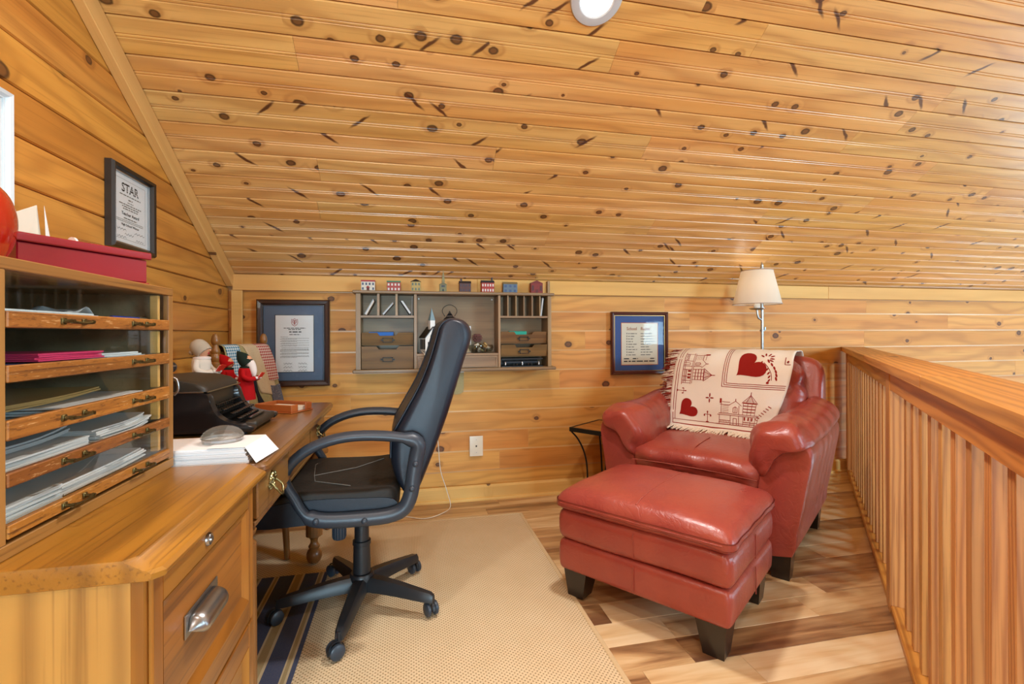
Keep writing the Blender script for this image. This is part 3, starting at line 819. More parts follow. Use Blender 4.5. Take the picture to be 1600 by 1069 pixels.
# worktop with chamfered rim and clipped corners
tx0, tx1, ty0, ty1 = LX(-1.02), LX(-0.347), LY(0.785), LY(1.322)
def top_poly(i, ix):
    k = 0.014
    return [(tx0, ty0+i), (tx1-k-ix, ty0+i), (tx1-ix, ty0+k+i), (tx1-ix, ty1-k-i), (tx1-k-ix, ty1-i), (tx0, ty1-i)]
mb = MB()
mb.loft([[Vector((p[0], p[1], z)) for p in top_poly(i, j)] for i, j, z in ((0.003, 0.012, 0.735), (0.0, 0.002, 0.737), (0.0, 0.0, 0.741), (0.0, 0.0, 0.746), (0.0, 0.006, 0.751), (0.0, 0.010, 0.752), (0.001, 0.034, 0.765), (0.002, 0.038, 0.768))])
obj('top', mb, MATS['oak'], fc, 25)
def file_drawer(z0, z1, lock):
    y0, y1 = LY(0.806), LY(1.272); xf = LX(FX)
    d = obj('drawer', MB().b2(xf-0.30, xf-0.012, y0+0.01, y1-0.01, z0+0.01, z1-0.03), MATS['oak'], fc)
    # frame of the drawer front: rails and stiles, mitred raised moulding and the panel
    st, rt, rb = 0.030, 0.052, 0.05
    obj('front_stile', MB().b2(xf-0.012, xf+0.004, y0, y0+st, z0, z1, 0.002), MATS['oak_z'], d)
    obj('front_stile', MB().b2(xf-0.012, xf+0.004, y1-st, y1, z0, z1, 0.002), MATS['oak_z'], d)
    obj('front_rail', MB().b2(xf-0.012, xf+0.0038, y0+st, y1-st, z1-rt, z1, 0.002), MATS['oak'], d)
    obj('front_rail', MB().b2(xf-0.012, xf+0.0038, y0+st, y1-st, z0, z0+rb, 0.002), MATS['oak'], d)
    a, b, e, f = y0+st, y1-st, z0+rb, z1-rt
    def mould(p, q, mat):
        # sloped moulding between frame edge and recessed panel
        mb = MB(); (ya, za), (yb, zb), (yc, zc), (yd, zd) = p
        mb.mesh([(xf+0.004, ya, za), (xf+0.004, yb, zb), (xf-0.007, yc, zc), (xf-0.007, yd, zd), (xf+0.001, ya, za), (xf+0.001, yb, zb), (xf-0.009, yc, zc), (xf-0.009, yd, zd)],
                [(0, 1, 2, 3), (4, 7, 6, 5), (0, 4, 5, 1), (1, 5, 6, 2), (2, 6, 7, 3), (3, 7, 4, 0)])
        obj('moulding', mb, mat, d)
    w = 0.022
    mould(((a, f), (b, f), (b-w, f-w), (a+w, f-w)), 0, MATS['oak'])
    mould(((b, e), (a, e), (a+w, e+w), (b-w, e+w)), 0, MATS['oak'])
    mould(((b, f), (b, e), (b-w, e+w), (b-w, f-w)), 0, MATS['oak_z'])
    mould(((a, e), (a, f), (a+w, f-w), (a+w, e+w)), 0, MATS['oak_z'])
    obj('panel', MB().b2(xf-0.011, xf-0.006, a+0.01, b-0.01, e+0.01, f-0.01), MATS['oak'], d)
    # cup pull: plate and half-round cup
    cy, cz = LY(1.0), (e+f)/2+0.006
    obj('pull_plate', MB().b2(xf-0.006, xf-0.003, cy-0.072, cy+0.072, cz-0.014, cz+0.028, 0.001), MATS['nickel'], d)
    mb = MB(); n, mseg = 20, 8
    def cup(i, j):
        t = -1+2*i; yy = t*0.062
        rr = 0.029*(max(0.0, 1-abs(t)**9))**0.5
        a2 = math.pi*0.5*(1-j) if True else 0
        ang = math.pi/2 - j*math.pi*0.62
        return Vector((xf-0.003 + rr*math.cos(ang)*1.0 + 0.0005, cy+yy, cz-0.004 + rr*math.sin(ang)*0.85))
    mb.grid(cup, n, mseg)
    o = obj('cup_pull', mb, MATS['nickel'], d, 60)
    sm = o.modifiers.new('s', 'SOLIDIFY'); sm.thickness = 0.0018
    if lock:
        rx = Matrix.Rotation(R(90), 4, 'Y')
        obj('lock', MB().lathe([(0.0, 0.006), (0.006, 0.006), (0.0065, 0.003), (0.0105, 0.0035), (0.0125, 0.0), (0.0125, -0.003), (0, -0.003)], 24, (xf+0.006, LY(1.005), z1-0.026), rx), MATS['nickel'], d, 40)
    return d
file_drawer(0.412, 0.732, True)
file_drawer(0.080, 0.404, False)

# ================================================================== glass-fronted paper cabinet
PX = -0.563
y0, y1, zb, zt2 = 0.787, 1.332, 0.768, 1.203
pc = thing('paper_cabinet', 'old oak flat-file cabinet with five glass-front drawers and bronze pulls', 'cabinet', (-0.77, 1.05, zb))
def Q(x, y, z): return (x+0.77, y-1.05, z-zb)
def qb(mb, x0, x1, ya, yb_, z0, z1, bev=0.0): 
    return mb.b2(x0+0.77, x1+0.77, ya-1.05, yb_-1.05, z0-zb, z1-zb, bev)
XB = -0.985
obj('top_panel', qb(MB(), XB, PX-0.012, y0, y1, 1.188, zt2, 0.001), MATS['old_oak_pale'], pc)
obj('bottom_panel', qb(MB(), XB, PX-0.012, y0, y1, zb, 0.782, 0.001), MATS['old_oak_pale'], pc)
obj('side_panel', qb(MB(), XB, PX-0.012, y0, y0+0.012, 0.7825, 1.1875), MATS['grey_board'], pc)
obj('side_panel', qb(MB(), XB, PX-0.012, y1-0.012, y1, 0.7825, 1.1875), MATS['grey_board'], pc)
obj('back_panel', qb(MB(), XB, XB+0.008, y0+0.012, y1-0.012, 0.7825, 1.1875), MATS['grey_board'], pc)
# face frame
obj('frame_rail', qb(MB(), PX-0.012, PX, y0, y1, 1.186, zt2+0.001, 0.0015), MATS['old_oak_pale'], pc)
obj('frame_rail', qb(MB(), PX-0.012, PX, y0, y1, zb, 0.789, 0.0015), MATS['old_oak_pale'], pc)
obj('frame_stile', qb(MB(), PX-0.012, PX-0.0005, y0, 0.828, 0.7895, 1.1855, 0.001), MATS['old_oak_pale_z'], pc)
obj('frame_stile', qb(MB(), PX-0.012, PX-0.0005, 1.309, y1, 0.7895, 1.1855, 0.001), MATS['old_oak_pale_z'], pc)
ZR = [(1.102, 1.126, 1.184), (1.022, 1.047, 1.100), (0.938, 0.967, 1.020), (0.870, 0.891, 0.936), (0.796, 0.816, 0.868)]
rx90 = Matrix.Rotation(R(90), 4, 'Y')
def bow_handle(parent, y, z):
    mb = MB()
    for s in (-1, 1):
        mb.box(Q(PX+0.003, y+s*0.026, z), (0.004, 0.011, 0.011), 0.001)
        mb.lathe([(0.0035, 0), (0.0025, 0.012), (0.0035, 0.014), (0, 0.0145)], 8, Q(PX+0.005, y+s*0.026, z), rx90)
    pts = [Q(PX+0.017-0.002*abs(t), y+t*0.028, z-0.006*(1-abs(t)**2)*0.4) for t in (-1, -0.6, -0.2, 0.2, 0.6, 1)]
    mb.tube(pts, [0.004, 0.0028, 0.0022, 0.0022, 0.0028, 0.004], 8)
    obj('pull', mb, MATS['old_bronze'], parent, 40)
for k, (a, b, top) in enumerate(ZR):
    d = obj('drawer', qb(MB(), PX-0.010, PX+0.002, 0.8285, 1.3085, a, b, 0.0015), MATS['old_oak'], pc)
    obj('drawer_bottom', qb(MB(), XB+0.01, PX-0.011, 0.79, 1.318, a+0.002, a+0.006), MATS['grey_board'], d)
    obj('glass_pane', qb(MB(), PX-0.006, PX-0.0035, 0.8285, 1.3085, b, top), MATS['old_pane'], d)
    obj('drawer_guide', qb(MB(), PX-0.03, PX-0.013, 1.287, 1.297, b, top, 0.001), MATS['pine_trim'], d)
    for y in ((0.968, 1.178) if k != 1 else (1.178,)): bow_handle(d, y, (a+b)/2)

def leafpile(name, label, cat, mat, x0, x1, ya, yb_, z, n, th, seed, jit=0.01, sag=0.0, group=None, tilt=0.0, lift=0.0):
    """a short pile of sheets lying in a drawer; each sheet a little askew"""
    rnd = random.Random(seed); mb = MB()
    cx, cy = (x0+x1)/2, (ya+yb_)/2; hx, hy = (x1-x0)/2, (yb_-ya)/2
    for k in range(n):
        a = rnd.uniform(-1, 1)*0.03+tilt; dx, dy = rnd.uniform(-jit, jit), rnd.uniform(-jit, jit)
        zz = k*th
        N = 6
        ca, sa = math.cos(a), math.sin(a)
        up, dn = [], []
        l = lift*rnd.uniform(0.6, 1.0)
        for i in range(N+1):
            v = -hy+2*hy*i/N
            e = abs(v/hy)
            h = zz + sag*(e**2)*0.0 + l*(max(0, v/hy))**2
            row = []
            for u in (-hx, hx):
                row.append((dx+u*ca-v*sa, dy+u*sa+v*ca, h))
            up.append(row)
        vs = []; fs = []
        for row in up:
            for p in row: vs.append(p)
        for row in up:
            for p in row: vs.append((p[0], p[1], p[2]+th*0.86))
        o = 2*(N+1)
        for i in range(N):
            fs.append((2*i, 2*i+1, 2*i+3, 2*i+2)); fs.append((o+2*i, o+2*i+2, o+2*i+3, o+2*i+1))
            fs.append((2*i, 2*i+2, o+2*i+2, o+2*i)); fs.append((2*i+1, o+2*i+1, o+2*i+3, 2*i+3))
        fs.append((0, o, o+1, 1)); fs.append((2*N, 2*N+1, o+2*N+1, o+2*N))
        mb.mesh(vs, fs)
    o = obj(name, mb, mat)
    o.location = (cx, cy, z)
    return tag(o, label, cat, group)
D = [a+0.0068 for a, b, t2 in ZR]
GP = 'papers in the flat-file cabinet drawers'
# top drawer: crumpled plastic sleeve, blue pens
leafpile('paper_stack', 'white papers lying in the top glass drawer', 'paper', MATS['blue_white_paper'], -0.80, -0.59, 0.83, 1.08, D[0], 7, 0.0033, 1, 0.006, group=GP)
mb = MB()
def crump(u, v):
    x = -0.08+0.16*u; y = -0.06+0.12*v
    return Vector((x*0.6, y, 0.004+0.010*max(0, math.sin(u*7+v*5)*math.cos(v*9-u*3))+0.016*math.exp(-((v-0.6)/0.2)**2)))
mb.grid(crump, 14, 14)
o = tag(obj('plastic_bag', mb, MATS['grey_paper'], None, 20), 'crumpled clear plastic bag in the top glass drawer', 'bag'); o.location = (-0.66, 1.075, D[0]+0.011)
sm = o.modifiers.new('s', 'SOLIDIFY'); sm.thickness = 0.0008
for i, (ya, yb_) in enumerate(((1.15, 1.282), (1.16, 1.279))):
    pn = thing('pen', ('upper blue ballpoint pen with clear cap in the top glass drawer', 'lower blue ballpoint pen with clear cap in the top glass drawer')[i], 'pen', (-0.60+0.008*i, ya, D[0]+0.0135 - 0.009*i), group='blue pens in the top drawer')
    obj('barrel', MB().tube([(0, 0, 0.005), (0, 0.1, 0.005)], 0.0042, 10), MATS['blue_plastic'], pn, 40)
    obj('cap', MB().tube([(0, 0.1005, 0.005), (0, yb_-ya, 0.005)], 0.0048, 10), MATS['steel'], pn, 40)
leafpile('notepad', 'white notepad beside the blue pens in the top glass drawer', 'notepad', MATS['white_paper'], -0.70, -0.62, 1.17, 1.27, D[0], 4, 0.0035, 5, 0.002)
# second drawer
leafpile('paper_stack', 'pale mixed papers under the pink folders in the second glass drawer', 'paper', MATS['blue_white_paper'], -0.84, -0.60, 0.830, 0.925, D[1], 4, 0.0035, 11, 0.006, group=GP)
leafpile('paper_stack', 'violet papers under the pink folder in the second glass drawer', 'paper', MATS['violet_paper'], -0.82, -0.592, 0.94, 1.09, D[1], 5, 0.0032, 12, 0.003, group=GP)
leafpile('folder', 'bright pink paper folder in the second glass drawer', 'folder', MATS['pink_paper'], -0.82, -0.588, 0.93, 1.10, D[1]+0.0185, 4, 0.0033, 13, 0.003)
leafpile('paper_stack', 'fanned pale blue sheets right of the pink folder', 'paper', MATS['blue_white_paper'], -0.80, -0.60, 1.125, 1.265, D[1], 7, 0.0036, 14, 0.01, group=GP)
# third drawer
leafpile('paper_stack', 'thick fanned white sheets in the third glass drawer', 'paper', MATS['white_paper'], -0.80, -0.592, 0.99, 1.26, D[2], 6, 0.0033, 21, 0.008, group=GP)
leafpile('envelope', 'large tan manila envelope in the third glass drawer', 'envelope', MATS['manila'], -0.85, -0.63, 0.84, 1.17, D[2]+0.022, 3, 0.0035, 22, 0.004, lift=0.008)
tb = thing('paper_tube', 'white rolled paper with red end in the third glass drawer', 'roll', (-0.583, 0.835, D[2]+0.0085))
obj('roll', MB().tube([(0, 0, 0), (0, 0.098, 0)], 0.008, 14), MATS['white_paper'], tb, 40)
obj('end_band', MB().tube([(0, 0.0985, 0), (0, 0.145, 0)], 0.0082, 14), MATS['red_paper'], tb, 40)
# fourth drawer
leafpile('paper_stack', 'thick stack of white sheets at the left of the fourth glass drawer', 'paper', MATS['white_paper'], -0.82, -0.590, 0.835, 1.06, D[3], 8, 0.003, 31, 0.004, group=GP)
leafpile('paper_stack', 'fanned white leaflets at the right of the fourth glass drawer', 'paper', MATS['white_paper'], -0.80, -0.590, 1.09, 1.27, D[3], 8, 0.0036, 32, 0.008, group=GP, lift=0.012)
leafpile('folder', 'grey folder on the white stack in the fourth glass drawer', 'folder', MATS['grey_paper'], -0.84, -0.62, 0.84, 1.05, D[3]+0.026, 3, 0.004, 33, 0.004, lift=0.01)
# bottom drawer
leafpile('paper_stack', 'pale blue-white sheets at the left of the bottom glass drawer', 'paper', MATS['blue_white_paper'], -0.82, -0.590, 0.835, 0.985, D[4], 9, 0.0034, 41, 0.004, group=GP)
leafpile('paper_stack', 'long white booklets at the right of the bottom glass drawer', 'paper', MATS['white_paper'], -0.80, -0.60, 0.995, 1.275, D[4], 7, 0.0034, 42, 0.006, group=GP, lift=0.006)

# ---- things on top of the paper cabinet
ZT = 1.2045
bxp = Vector((-0.668, 1.31, ZT))
bx = thing('lacquer_box', 'long glossy dark red lacquered box on the paper cabinet', 'box', (-0.72, 1.20, ZT))
# front face runs from the near left corner to the far right corner, a little askew
pA, pB = Vector((-0.722, 1.085)), Vector((-0.608, 1.322))
dirf = (pB-pA).normalized(); Lb = (pB-pA).length
bx.location = (pA.x, pA.y, ZT); bx.rotation_euler = (0, 0, math.atan2(dirf.y, dirf.x))
obj('body', MB().b2(0.004, Lb-0.004, 0.004, 0.17, 0.012, 0.066, 0.002), MATS['lacquer_red'], bx)
obj('base', MB().b2(0.0, Lb, 0.0, 0.174, 0.0, 0.0115, 0.002), MATS['lacquer_red'], bx)
obj('lid', MB().b2(-0.003, Lb+0.003, -0.003, 0.177, 0.067, 0.084, 0.005, 3), MATS['lacquer_red'], bx, 40)
ap = thing('apple', 'shiny red apple ornament at the left end of the paper cabinet', 'apple', (-0.742, 0.982, ZT))
prof = [(r*1.0, z*1.1) for r, z in [(0, 0.010), (0.02, 0.003), (0.038, 0.0), (0.058, 0.014), (0.072, 0.040), (0.0775, 0.070), (0.074, 0.10), (0.063, 0.124), (0.045, 0.137), (0.025, 0.135), (0.010, 0.125), (0.0, 0.120)]]
pp = smoothpts([(r, 0, z) for r, z in prof], 3)
obj('flesh', MB().lathe([(max(0, p.x) if i not in (0, len(pp)-1) else 0, p.z) for i, p in enumerate(pp)], 36), MATS['apple_red'], ap, 60)
obj('stem', MB().tube([(0, 0, 0.133), (0.004, 0, 0.152), (0.012, 0.003, 0.168)], [0.004, 0.003, 0.004], 8), MATS['stem_brown'], ap, 60)
cd = thing('greeting_card', 'white folded greeting card standing behind the red box', 'card', (-0.90, 1.41, ZT))
obj('card_leaf', MB().mesh([(0, -0.06, 0), (0, 0.045, 0), (-0.012, 0.03, 0.20), (-0.012, -0.06, 0.155), (-0.0015, -0.06, 0), (-0.0015, 0.045, 0), (-0.0135, 0.03, 0.20), (-0.0135, -0.06, 0.155)],
    [(0, 1, 2, 3), (7, 6, 5, 4), (0, 4, 5, 1), (1, 5, 6, 2), (2, 6, 7, 3), (3, 7, 4, 0)]), MATS['cream_paper'], cd)
obj('card_leaf', MB().mesh([(0.001, 0.046, 0), (0.03, 0.036, 0), (0.002, 0.031, 0.20), (0.0005, 0.047, 0), (0.0295, 0.0375, 0), (0.0015, 0.0325, 0.20)], [(0, 1, 2), (5, 4, 3), (0, 3, 4, 1), (1, 4, 5, 2), (2, 5, 3, 0)]), MATS['white_paper'], cd)
cd.location = (-0.86, 1.345, ZT)
tr = thing('glass_figurine', 'small clear glass tube figurine on the red box lid', 'figurine', (-0.73, 1.305, ZT+0.0845))
obj('tube', MB().tube([(0, -0.028, 0.012), (0, 0.03, 0.010)], 0.011, 16), MATS['clear_glass'], tr, 40)
obj('end_cap', MB().tube([(0, -0.034, 0.012), (0, -0.0285, 0.012)], 0.012, 16), MATS['white_gloss'], tr, 40)
tr.rotation_euler = (0, 0, R(-20))

# ================================================================== desk along the left wall
DZ = 0.762
dk = thing('writing_desk', 'brown wooden writing desk with fluted turned legs and brass drawer pulls', 'desk', (-0.70, 1.92, 0))
def dx(x): return x+0.70
def dy(y): return y-1.92
def rr_poly(x0, x1, ya, yb_, r, i=0.0, n=6):
    pts = []
    for (cx, cy, a0) in ((x1-r, yb_-r, 0), (x0+0.01, yb_-0.01, 90), (x0+0.01, ya+0.01, 180), (x1-r, ya+r, 270)):
        rr = r if a0 in (0, 270) else 0.01
        for k in range(n+1):
            a = R(a0+90*k/n); pts.append((cx+(rr-i)*math.cos(a), cy+(rr-i)*math.sin(a)))
    return pts
mb = MB()
lp = lambda i: rr_poly(dx(-1.02), dx(-0.352), dy(1.328), dy(2.475), 0.035, i)
mb.loft([[Vector((p[0], p[1], z)) for p in lp(i)] for i, z in ((0.016, 0.728), (0.006, 0.731), (0.008, 0.738), (0.0, 0.742), (0.0, 0.752), (0.004, 0.757), (0.006, 0.7615), (0.010, DZ))])
obj('top', mb, MATS['desk_wood'], dk, 35)
obj('apron', MB().b2(dx(-0.98), dx(-0.395), dy(2.405), dy(2.425), 0.60, 0.727), MATS['desk_wood'], dk)
obj('apron', MB().b2(dx(-0.98), dx(-0.395), dy(1.345), dy(1.365), 0.60, 0.727), MATS['desk_wood'], dk)
obj('apron', MB().b2(dx(-0.99), dx(-0.97), dy(1.366), dy(2.404), 0.60, 0.727), MATS['desk_wood'], dk)
obj('front_rail', MB().b2(dx(-0.41), dx(-0.388), dy(1.366), dy(2.404), 0.588, 0.602, 0.003), MATS['desk_wood'], dk)
def desk_drawer(ya, yb_, pulls):
    d = obj('drawer', MB().b2(dx(-0.70), dx(-0.384), dy(ya), dy(yb_), 0.606, 0.722, 0.004), MATS['desk_wood'], dk)
    for y in pulls:
        mb = MB(); rnd = random.Random(int(y*100))
        # leafy cast back plate: a cluster of small rounded lobes
        for i in range(26):
            a = rnd.uniform(0, 6.28); q = rnd.uniform(0, 1)**0.6
            yy = y+0.034*q*math.cos(a); zz = 0.672+0.022*q*math.sin(a)
            mb.lathe([(0, 0), (0.006, 0.001), (0.0065, 0.004), (0.004, 0.008), (0, 0.009)], 6, (dx(-0.385), dy(yy), zz), Matrix.Rotation(R(90+rnd.uniform(-25, 25)), 4, 'Y') @ Matrix.Rotation(rnd.uniform(-0.4, 0.4), 4, 'X'))
        obj('pull_plate', mb, MATS['brass'], d, 40)
        pts = smoothpts([(dx(-0.378), dy(y-0.024), 0.668), (dx(-0.362), dy(y-0.027), 0.652), (dx(-0.356), dy(y-0.012), 0.636), (dx(-0.354), dy(y), 0.632), (dx(-0.356), dy(y+0.012), 0.636), (dx(-0.362), dy(y+0.027), 0.652), (dx(-0.378), dy(y+0.024), 0.668)], 3)
        obj('bail', MB().tube(pts, 0.0032, 8), MATS['brass'], d, 60)
desk_drawer(1.372, 1.70, (1.50,))
desk_drawer(1.706, 2.06, ())
desk_drawer(2.066, 2.40, (2.235,))
def flute(a, r, z): return r*(1-0.06*(0.5+0.5*math.cos(a*16))) if 0.145 < z < 0.505 else r
legp = [(0.0, 0.0), (0.018, 0.0), (0.029, 0.010), (0.035, 0.028), (0.035, 0.044), (0.029, 0.060), (0.019, 0.069), (0.025, 0.074), (0.026, 0.081), (0.021, 0.088), (0.016, 0.098), (0.017, 0.112), (0.023, 0.122), (0.030, 0.127),
        (0.037, 0.131), (0.0375, 0.150), (0.0375, 0.206), (0.0375, 0.30), (0.037, 0.40), (0.036, 0.504), (0.0365, 0.53), (0.030, 0.536), (0.026, 0.545), (0.034, 0.556), (0.037, 0.566), (0.028, 0.578), (0.036, 0.588), (0.036, 0.60)]
legp = [(r, 0.0115+z*(1-0.0115/0.60)) for r, z in legp]
for (x, y) in ((-0.435, 2.425), (-0.435, 1.405), (-0.945, 2.41), (-0.945, 1.405)):
    lg = obj('leg', MB().lathe(legp, 48, (dx(x), dy(y), 0), None, flute), MATS['desk_wood_z'], dk, 35)
    obj('leg_block', MB().b2(dx(x)-0.038, dx(x)+0.038, dy(y)-0.038, dy(y)+0.038, 0.60, 0.727, 0.003), MATS['desk_wood_z'], lg)

# ---- ream of paper on the near end of the desk, glass dome paperweight
pr = thing('paper_ream', 'thick ream of white paper with fanned right edge on the desk', 'paper', (-0.50, 1.42, DZ+0.001))
mb = MB(); rnd = random.Random(3)
for k in range(11):
    o_ = rnd.uniform(-0.002, 0.002)
    mb.b2(-0.20+o_, 0.128+o_-0.0012*k, -0.085+o_, 0.07+o_, 0.0036*k, 0.0036*k+0.0032)
obj('sheets', mb, MATS['white_paper'], pr)
mb = MB()
mb.mesh([(0.118, -0.086, 0.0405), (0.148, -0.10, 0.003), (0.165, 0.045, 0.003), (0.125, 0.071, 0.0405), (0.03, 0.072, 0.0415), (0.03, -0.087, 0.0415),
         (0.118, -0.086, 0.0413), (0.149, -0.10, 0.0042), (0.166, 0.045, 0.0042), (0.125, 0.071, 0.0413), (0.03, 0.072, 0.0423), (0.03, -0.087, 0.0423)],
        [(0, 1, 2, 3), (0, 3, 4, 5), (6, 9, 8, 7), (6, 11, 10, 9), (0, 6, 7, 1), (1, 7, 8, 2), (2, 8, 9, 3), (3, 9, 10, 4), (4, 10, 11, 5), (5, 11, 6, 0)])
obj('drooping_sheet', mb, MATS['white_paper'], pr)
pr.location = (-0.523, 1.425, DZ+0.001)
dm = thing('paperweight', 'clear glass dome paperweight on the white paper ream', 'paperweight', (-0.487, 1.43, DZ+0.0425))
mb = MB()
mb.lathe([(0, 0), (0.047, 0), (0.049, 0.004), (0.047, 0.012)] + [(0.052*math.cos(R(a)), 0.008+0.034*math.sin(R(a))) for a in (5, 15, 30, 45, 60, 75, 85)] + [(0, 0.042)], 36)
obj('dome', mb, MATS['clear_glass'], dm, 40)
mb = MB()
for k in range(16):
    a = 2*math.pi*k/16; mb.box((0.047*math.cos(a), 0.047*math.sin(a), 0.007), (0.003, 0.019, 0.007), 0.0005, Matrix.Rotation(a, 4, 'Z'))
obj('bezel', mb, MATS['steel'], dm)

# ---- leather note tray
ty = thing('note_tray', 'tan leather memo tray with cut-out holding white notes', 'tray', (-0.522, 2.235, DZ+0.001), R(-29))
w, d2, h, th = 0.094, 0.062, 0.034, 0.006
obj('bottom', MB().b2(-w-0.004, w+0.004, -d2-0.004, d2+0.004, 0, 0.004, 0.001), MATS['tan_leather'], ty)
obj('wall', MB().b2(-w, w, -d2, -d2+th, 0.0045, h, 0.002), MATS['tan_leather'], ty)
obj('wall', MB().b2(-w, w, d2-th, d2, 0.0045, h, 0.002), MATS['tan_leather'], ty)
obj('wall', MB().b2(-w, -w+th, -d2+th, d2-th, 0.0045, h, 0.002), MATS['tan_leather'], ty)
for s in (-1, 1):
    obj('wall', MB().b2(w-th, w, s*d2*0.97-s*0.0, s*0.022, 0.0045, h, 0.002), MATS['tan_leather'], ty)
nt_ = tag(obj('note_sheets', MB().b2(-0.075, 0.080, -0.05, 0.05, 0.0, 0.015), MATS['cream_paper']), 'stack of small cream note sheets inside the leather tray', 'notes')
nt_.location = (-0.522, 2.235, DZ+0.0056); nt_.rotation_euler = (0, 0, R(-29))

# ================================================================== typewriter
tw = thing('typewriter', 'antique black manual typewriter with round keys on the desk', 'typewriter', (-0.70, 1.87, DZ+0.0005))
# local x: + towards the typist, y: width
side = smoothpts([(-0.21, 0, 0.012), (-0.21, 0, 0.14), (-0.05, 0, 0.143), (0.055, 0, 0.141), (0.075, 0, 0.125), (0.082, 0, 0.10), (0.095, 0, 0.072), (0.12, 0, 0.05), (0.16, 0, 0.036), (0.20, 0, 0.030), (0.208, 0, 0.020), (0.20, 0, 0.010)], 3)
poly = [(p.x, p.z) for p in side]
m_xz = Matrix(((1, 0, 0, 0), (0, 0, 1, 0), (0, 1, 0, 0), (0, 0, 0, 1)))
for ya, yb_ in ((-0.155, -0.118), (0.118, 0.155)):
    obj('side_frame', MB().prism(poly, ya, yb_, m_xz, 0.004), MATS['typewriter_black'], tw, 30)
obj('base_plate', MB().b2(-0.205, 0.195, -0.117, 0.117, 0.010, 0.022, 0.002), MATS['typewriter_black'], tw)
for sx in (-0.18, 0.17):
    for sy in (-0.135, 0.135):
        obj('foot', MB().lathe([(0.012, 0), (0.014, 0.004), (0.011, 0.0105), (0, 0.0105)], 12, (sx, sy, 0)), MATS['black_plastic'], tw, 40)
obj('front_bar', MB().rbox((0.186, 0, 0.026), (0.020, 0.117, 0.013), 0.009, 6), MATS['crinkle_black'], tw, 60)
# rounded ribbon cover hood with bright trim
hood = [(-0.15, 0.144), (-0.15, 0.172), (-0.135, 0.186), (-0.08, 0.190), (0.0, 0.184), (0.045, 0.172), (0.066, 0.156), (0.07, 0.144)]
mb = MB(); rings = []
for t in (-1, -0.985, -0.93, -0.8, 0, 0.8, 0.93, 0.985, 1):
    k = {1: 0.80, 0.985: 0.9, 0.93: 0.97}.get(abs(t), 1.0)
    rings.append([Vector((-0.04+(x+0.04)*k, t*0.152, 0.144+(z-0.144)*k)) for x, z in hood])
mb.loft(rings); obj('ribbon_cover', mb, MATS['crinkle_black'], tw, 40)
obj('trim_strip', MB().tube([(0.071, -0.153, 0.1435), (0.071, 0.153, 0.1435)], 0.0022, 6), MATS['steel'], tw, 60)
obj('trim_strip', MB().tube([(-0.15, -0.1545, 0.1455), (0.06, -0.1545, 0.1435)], 0.0022, 6), MATS['steel'], tw, 60)
obj('type_basket', MB().b2(0.045, 0.062, -0.112, 0.112, 0.05, 0.141), MATS['crinkle_black'], tw)
obj('carriage', MB().b2(-0.215, -0.155, -0.175, 0.175, 0.150, 0.182, 0.004), MATS['typewriter_black'], tw)
obj('platen', MB().tube([(-0.185, -0.185, 0.205), (-0.185, 0.185, 0.205)], 0.021, 20), MATS['black_plastic'], tw, 40)
for s in (-1, 1):
    obj('platen_knob', MB().lathe([(0.0, 0), (0.019, 0), (0.021, 0.004), (0.021, 0.018), (0.018, 0.022), (0, 0.022)], 20, (-0.185, s*0.187, 0.205), Matrix.Rotation(R(-90*s), 4, 'X')), MATS['black_plastic'], tw, 40)
obj('paper_rest', MB().box((-0.225, -0.02, 0.232), (0.003, 0.24, 0.062), 0.001, Matrix.Rotation(R(-18), 4, 'Y')), MATS['typewriter_black'], tw)
obj('paper_bail', MB().tube([(-0.155, -0.16, 0.212), (-0.155, 0.17, 0.212)], 0.0028, 8), MATS['steel'], tw, 60)
obj('return_lever', MB().tube(smoothpts([(-0.10, -0.158, 0.190), (-0.03, -0.162, 0.193), (-0.012, -0.163, 0.185), (-0.008, -0.163, 0.155), (-0.02, -0.162, 0.138)], 4), 0.0042, 10), MATS['steel'], tw, 60)
# keys in four rows
kp = MB().lathe([(0, 0.0), (0.0072, 0.0), (0.0078, 0.0012), (0.0078, 0.0035), (0.0068, 0.0042), (0, 0.0038)], 14)
kproto = obj('key', kp, MATS['key_black'], tw, 40)
first = True
for rrow in range(4):
    kx = 0.150-0.024*rrow; kz = 0.047+0.0155*rrow
    for i in range(11 if rrow else 10):
        ky = -0.105+0.0205*i+(0.010 if rrow % 2 else 0.0)
        if ky > 0.112: continue
        k = kproto if first else kproto.copy()
        if not first: COL.objects.link(k)
        first = False
        k.location = (kx, ky, kz); k.rotation_euler = (0, R(12), 0)
    mb = MB()
    for i in range(11):
        ky = -0.105+0.0205*i+(0.010 if rrow % 2 else 0.0)
        if ky > 0.112: continue
        mb.tube([(kx, ky, kz-0.0003), (kx-0.004, ky, kz-0.014), (0.055, ky, kz-0.018)], 0.0014, 5)
    obj('key_levers', mb, MATS['black_iron'], tw)
obj('space_bar', MB().rbox((0.172, 0, 0.044), (0.008, 0.075, 0.004), 0.0035, 4), MATS['key_black'], tw, 60)

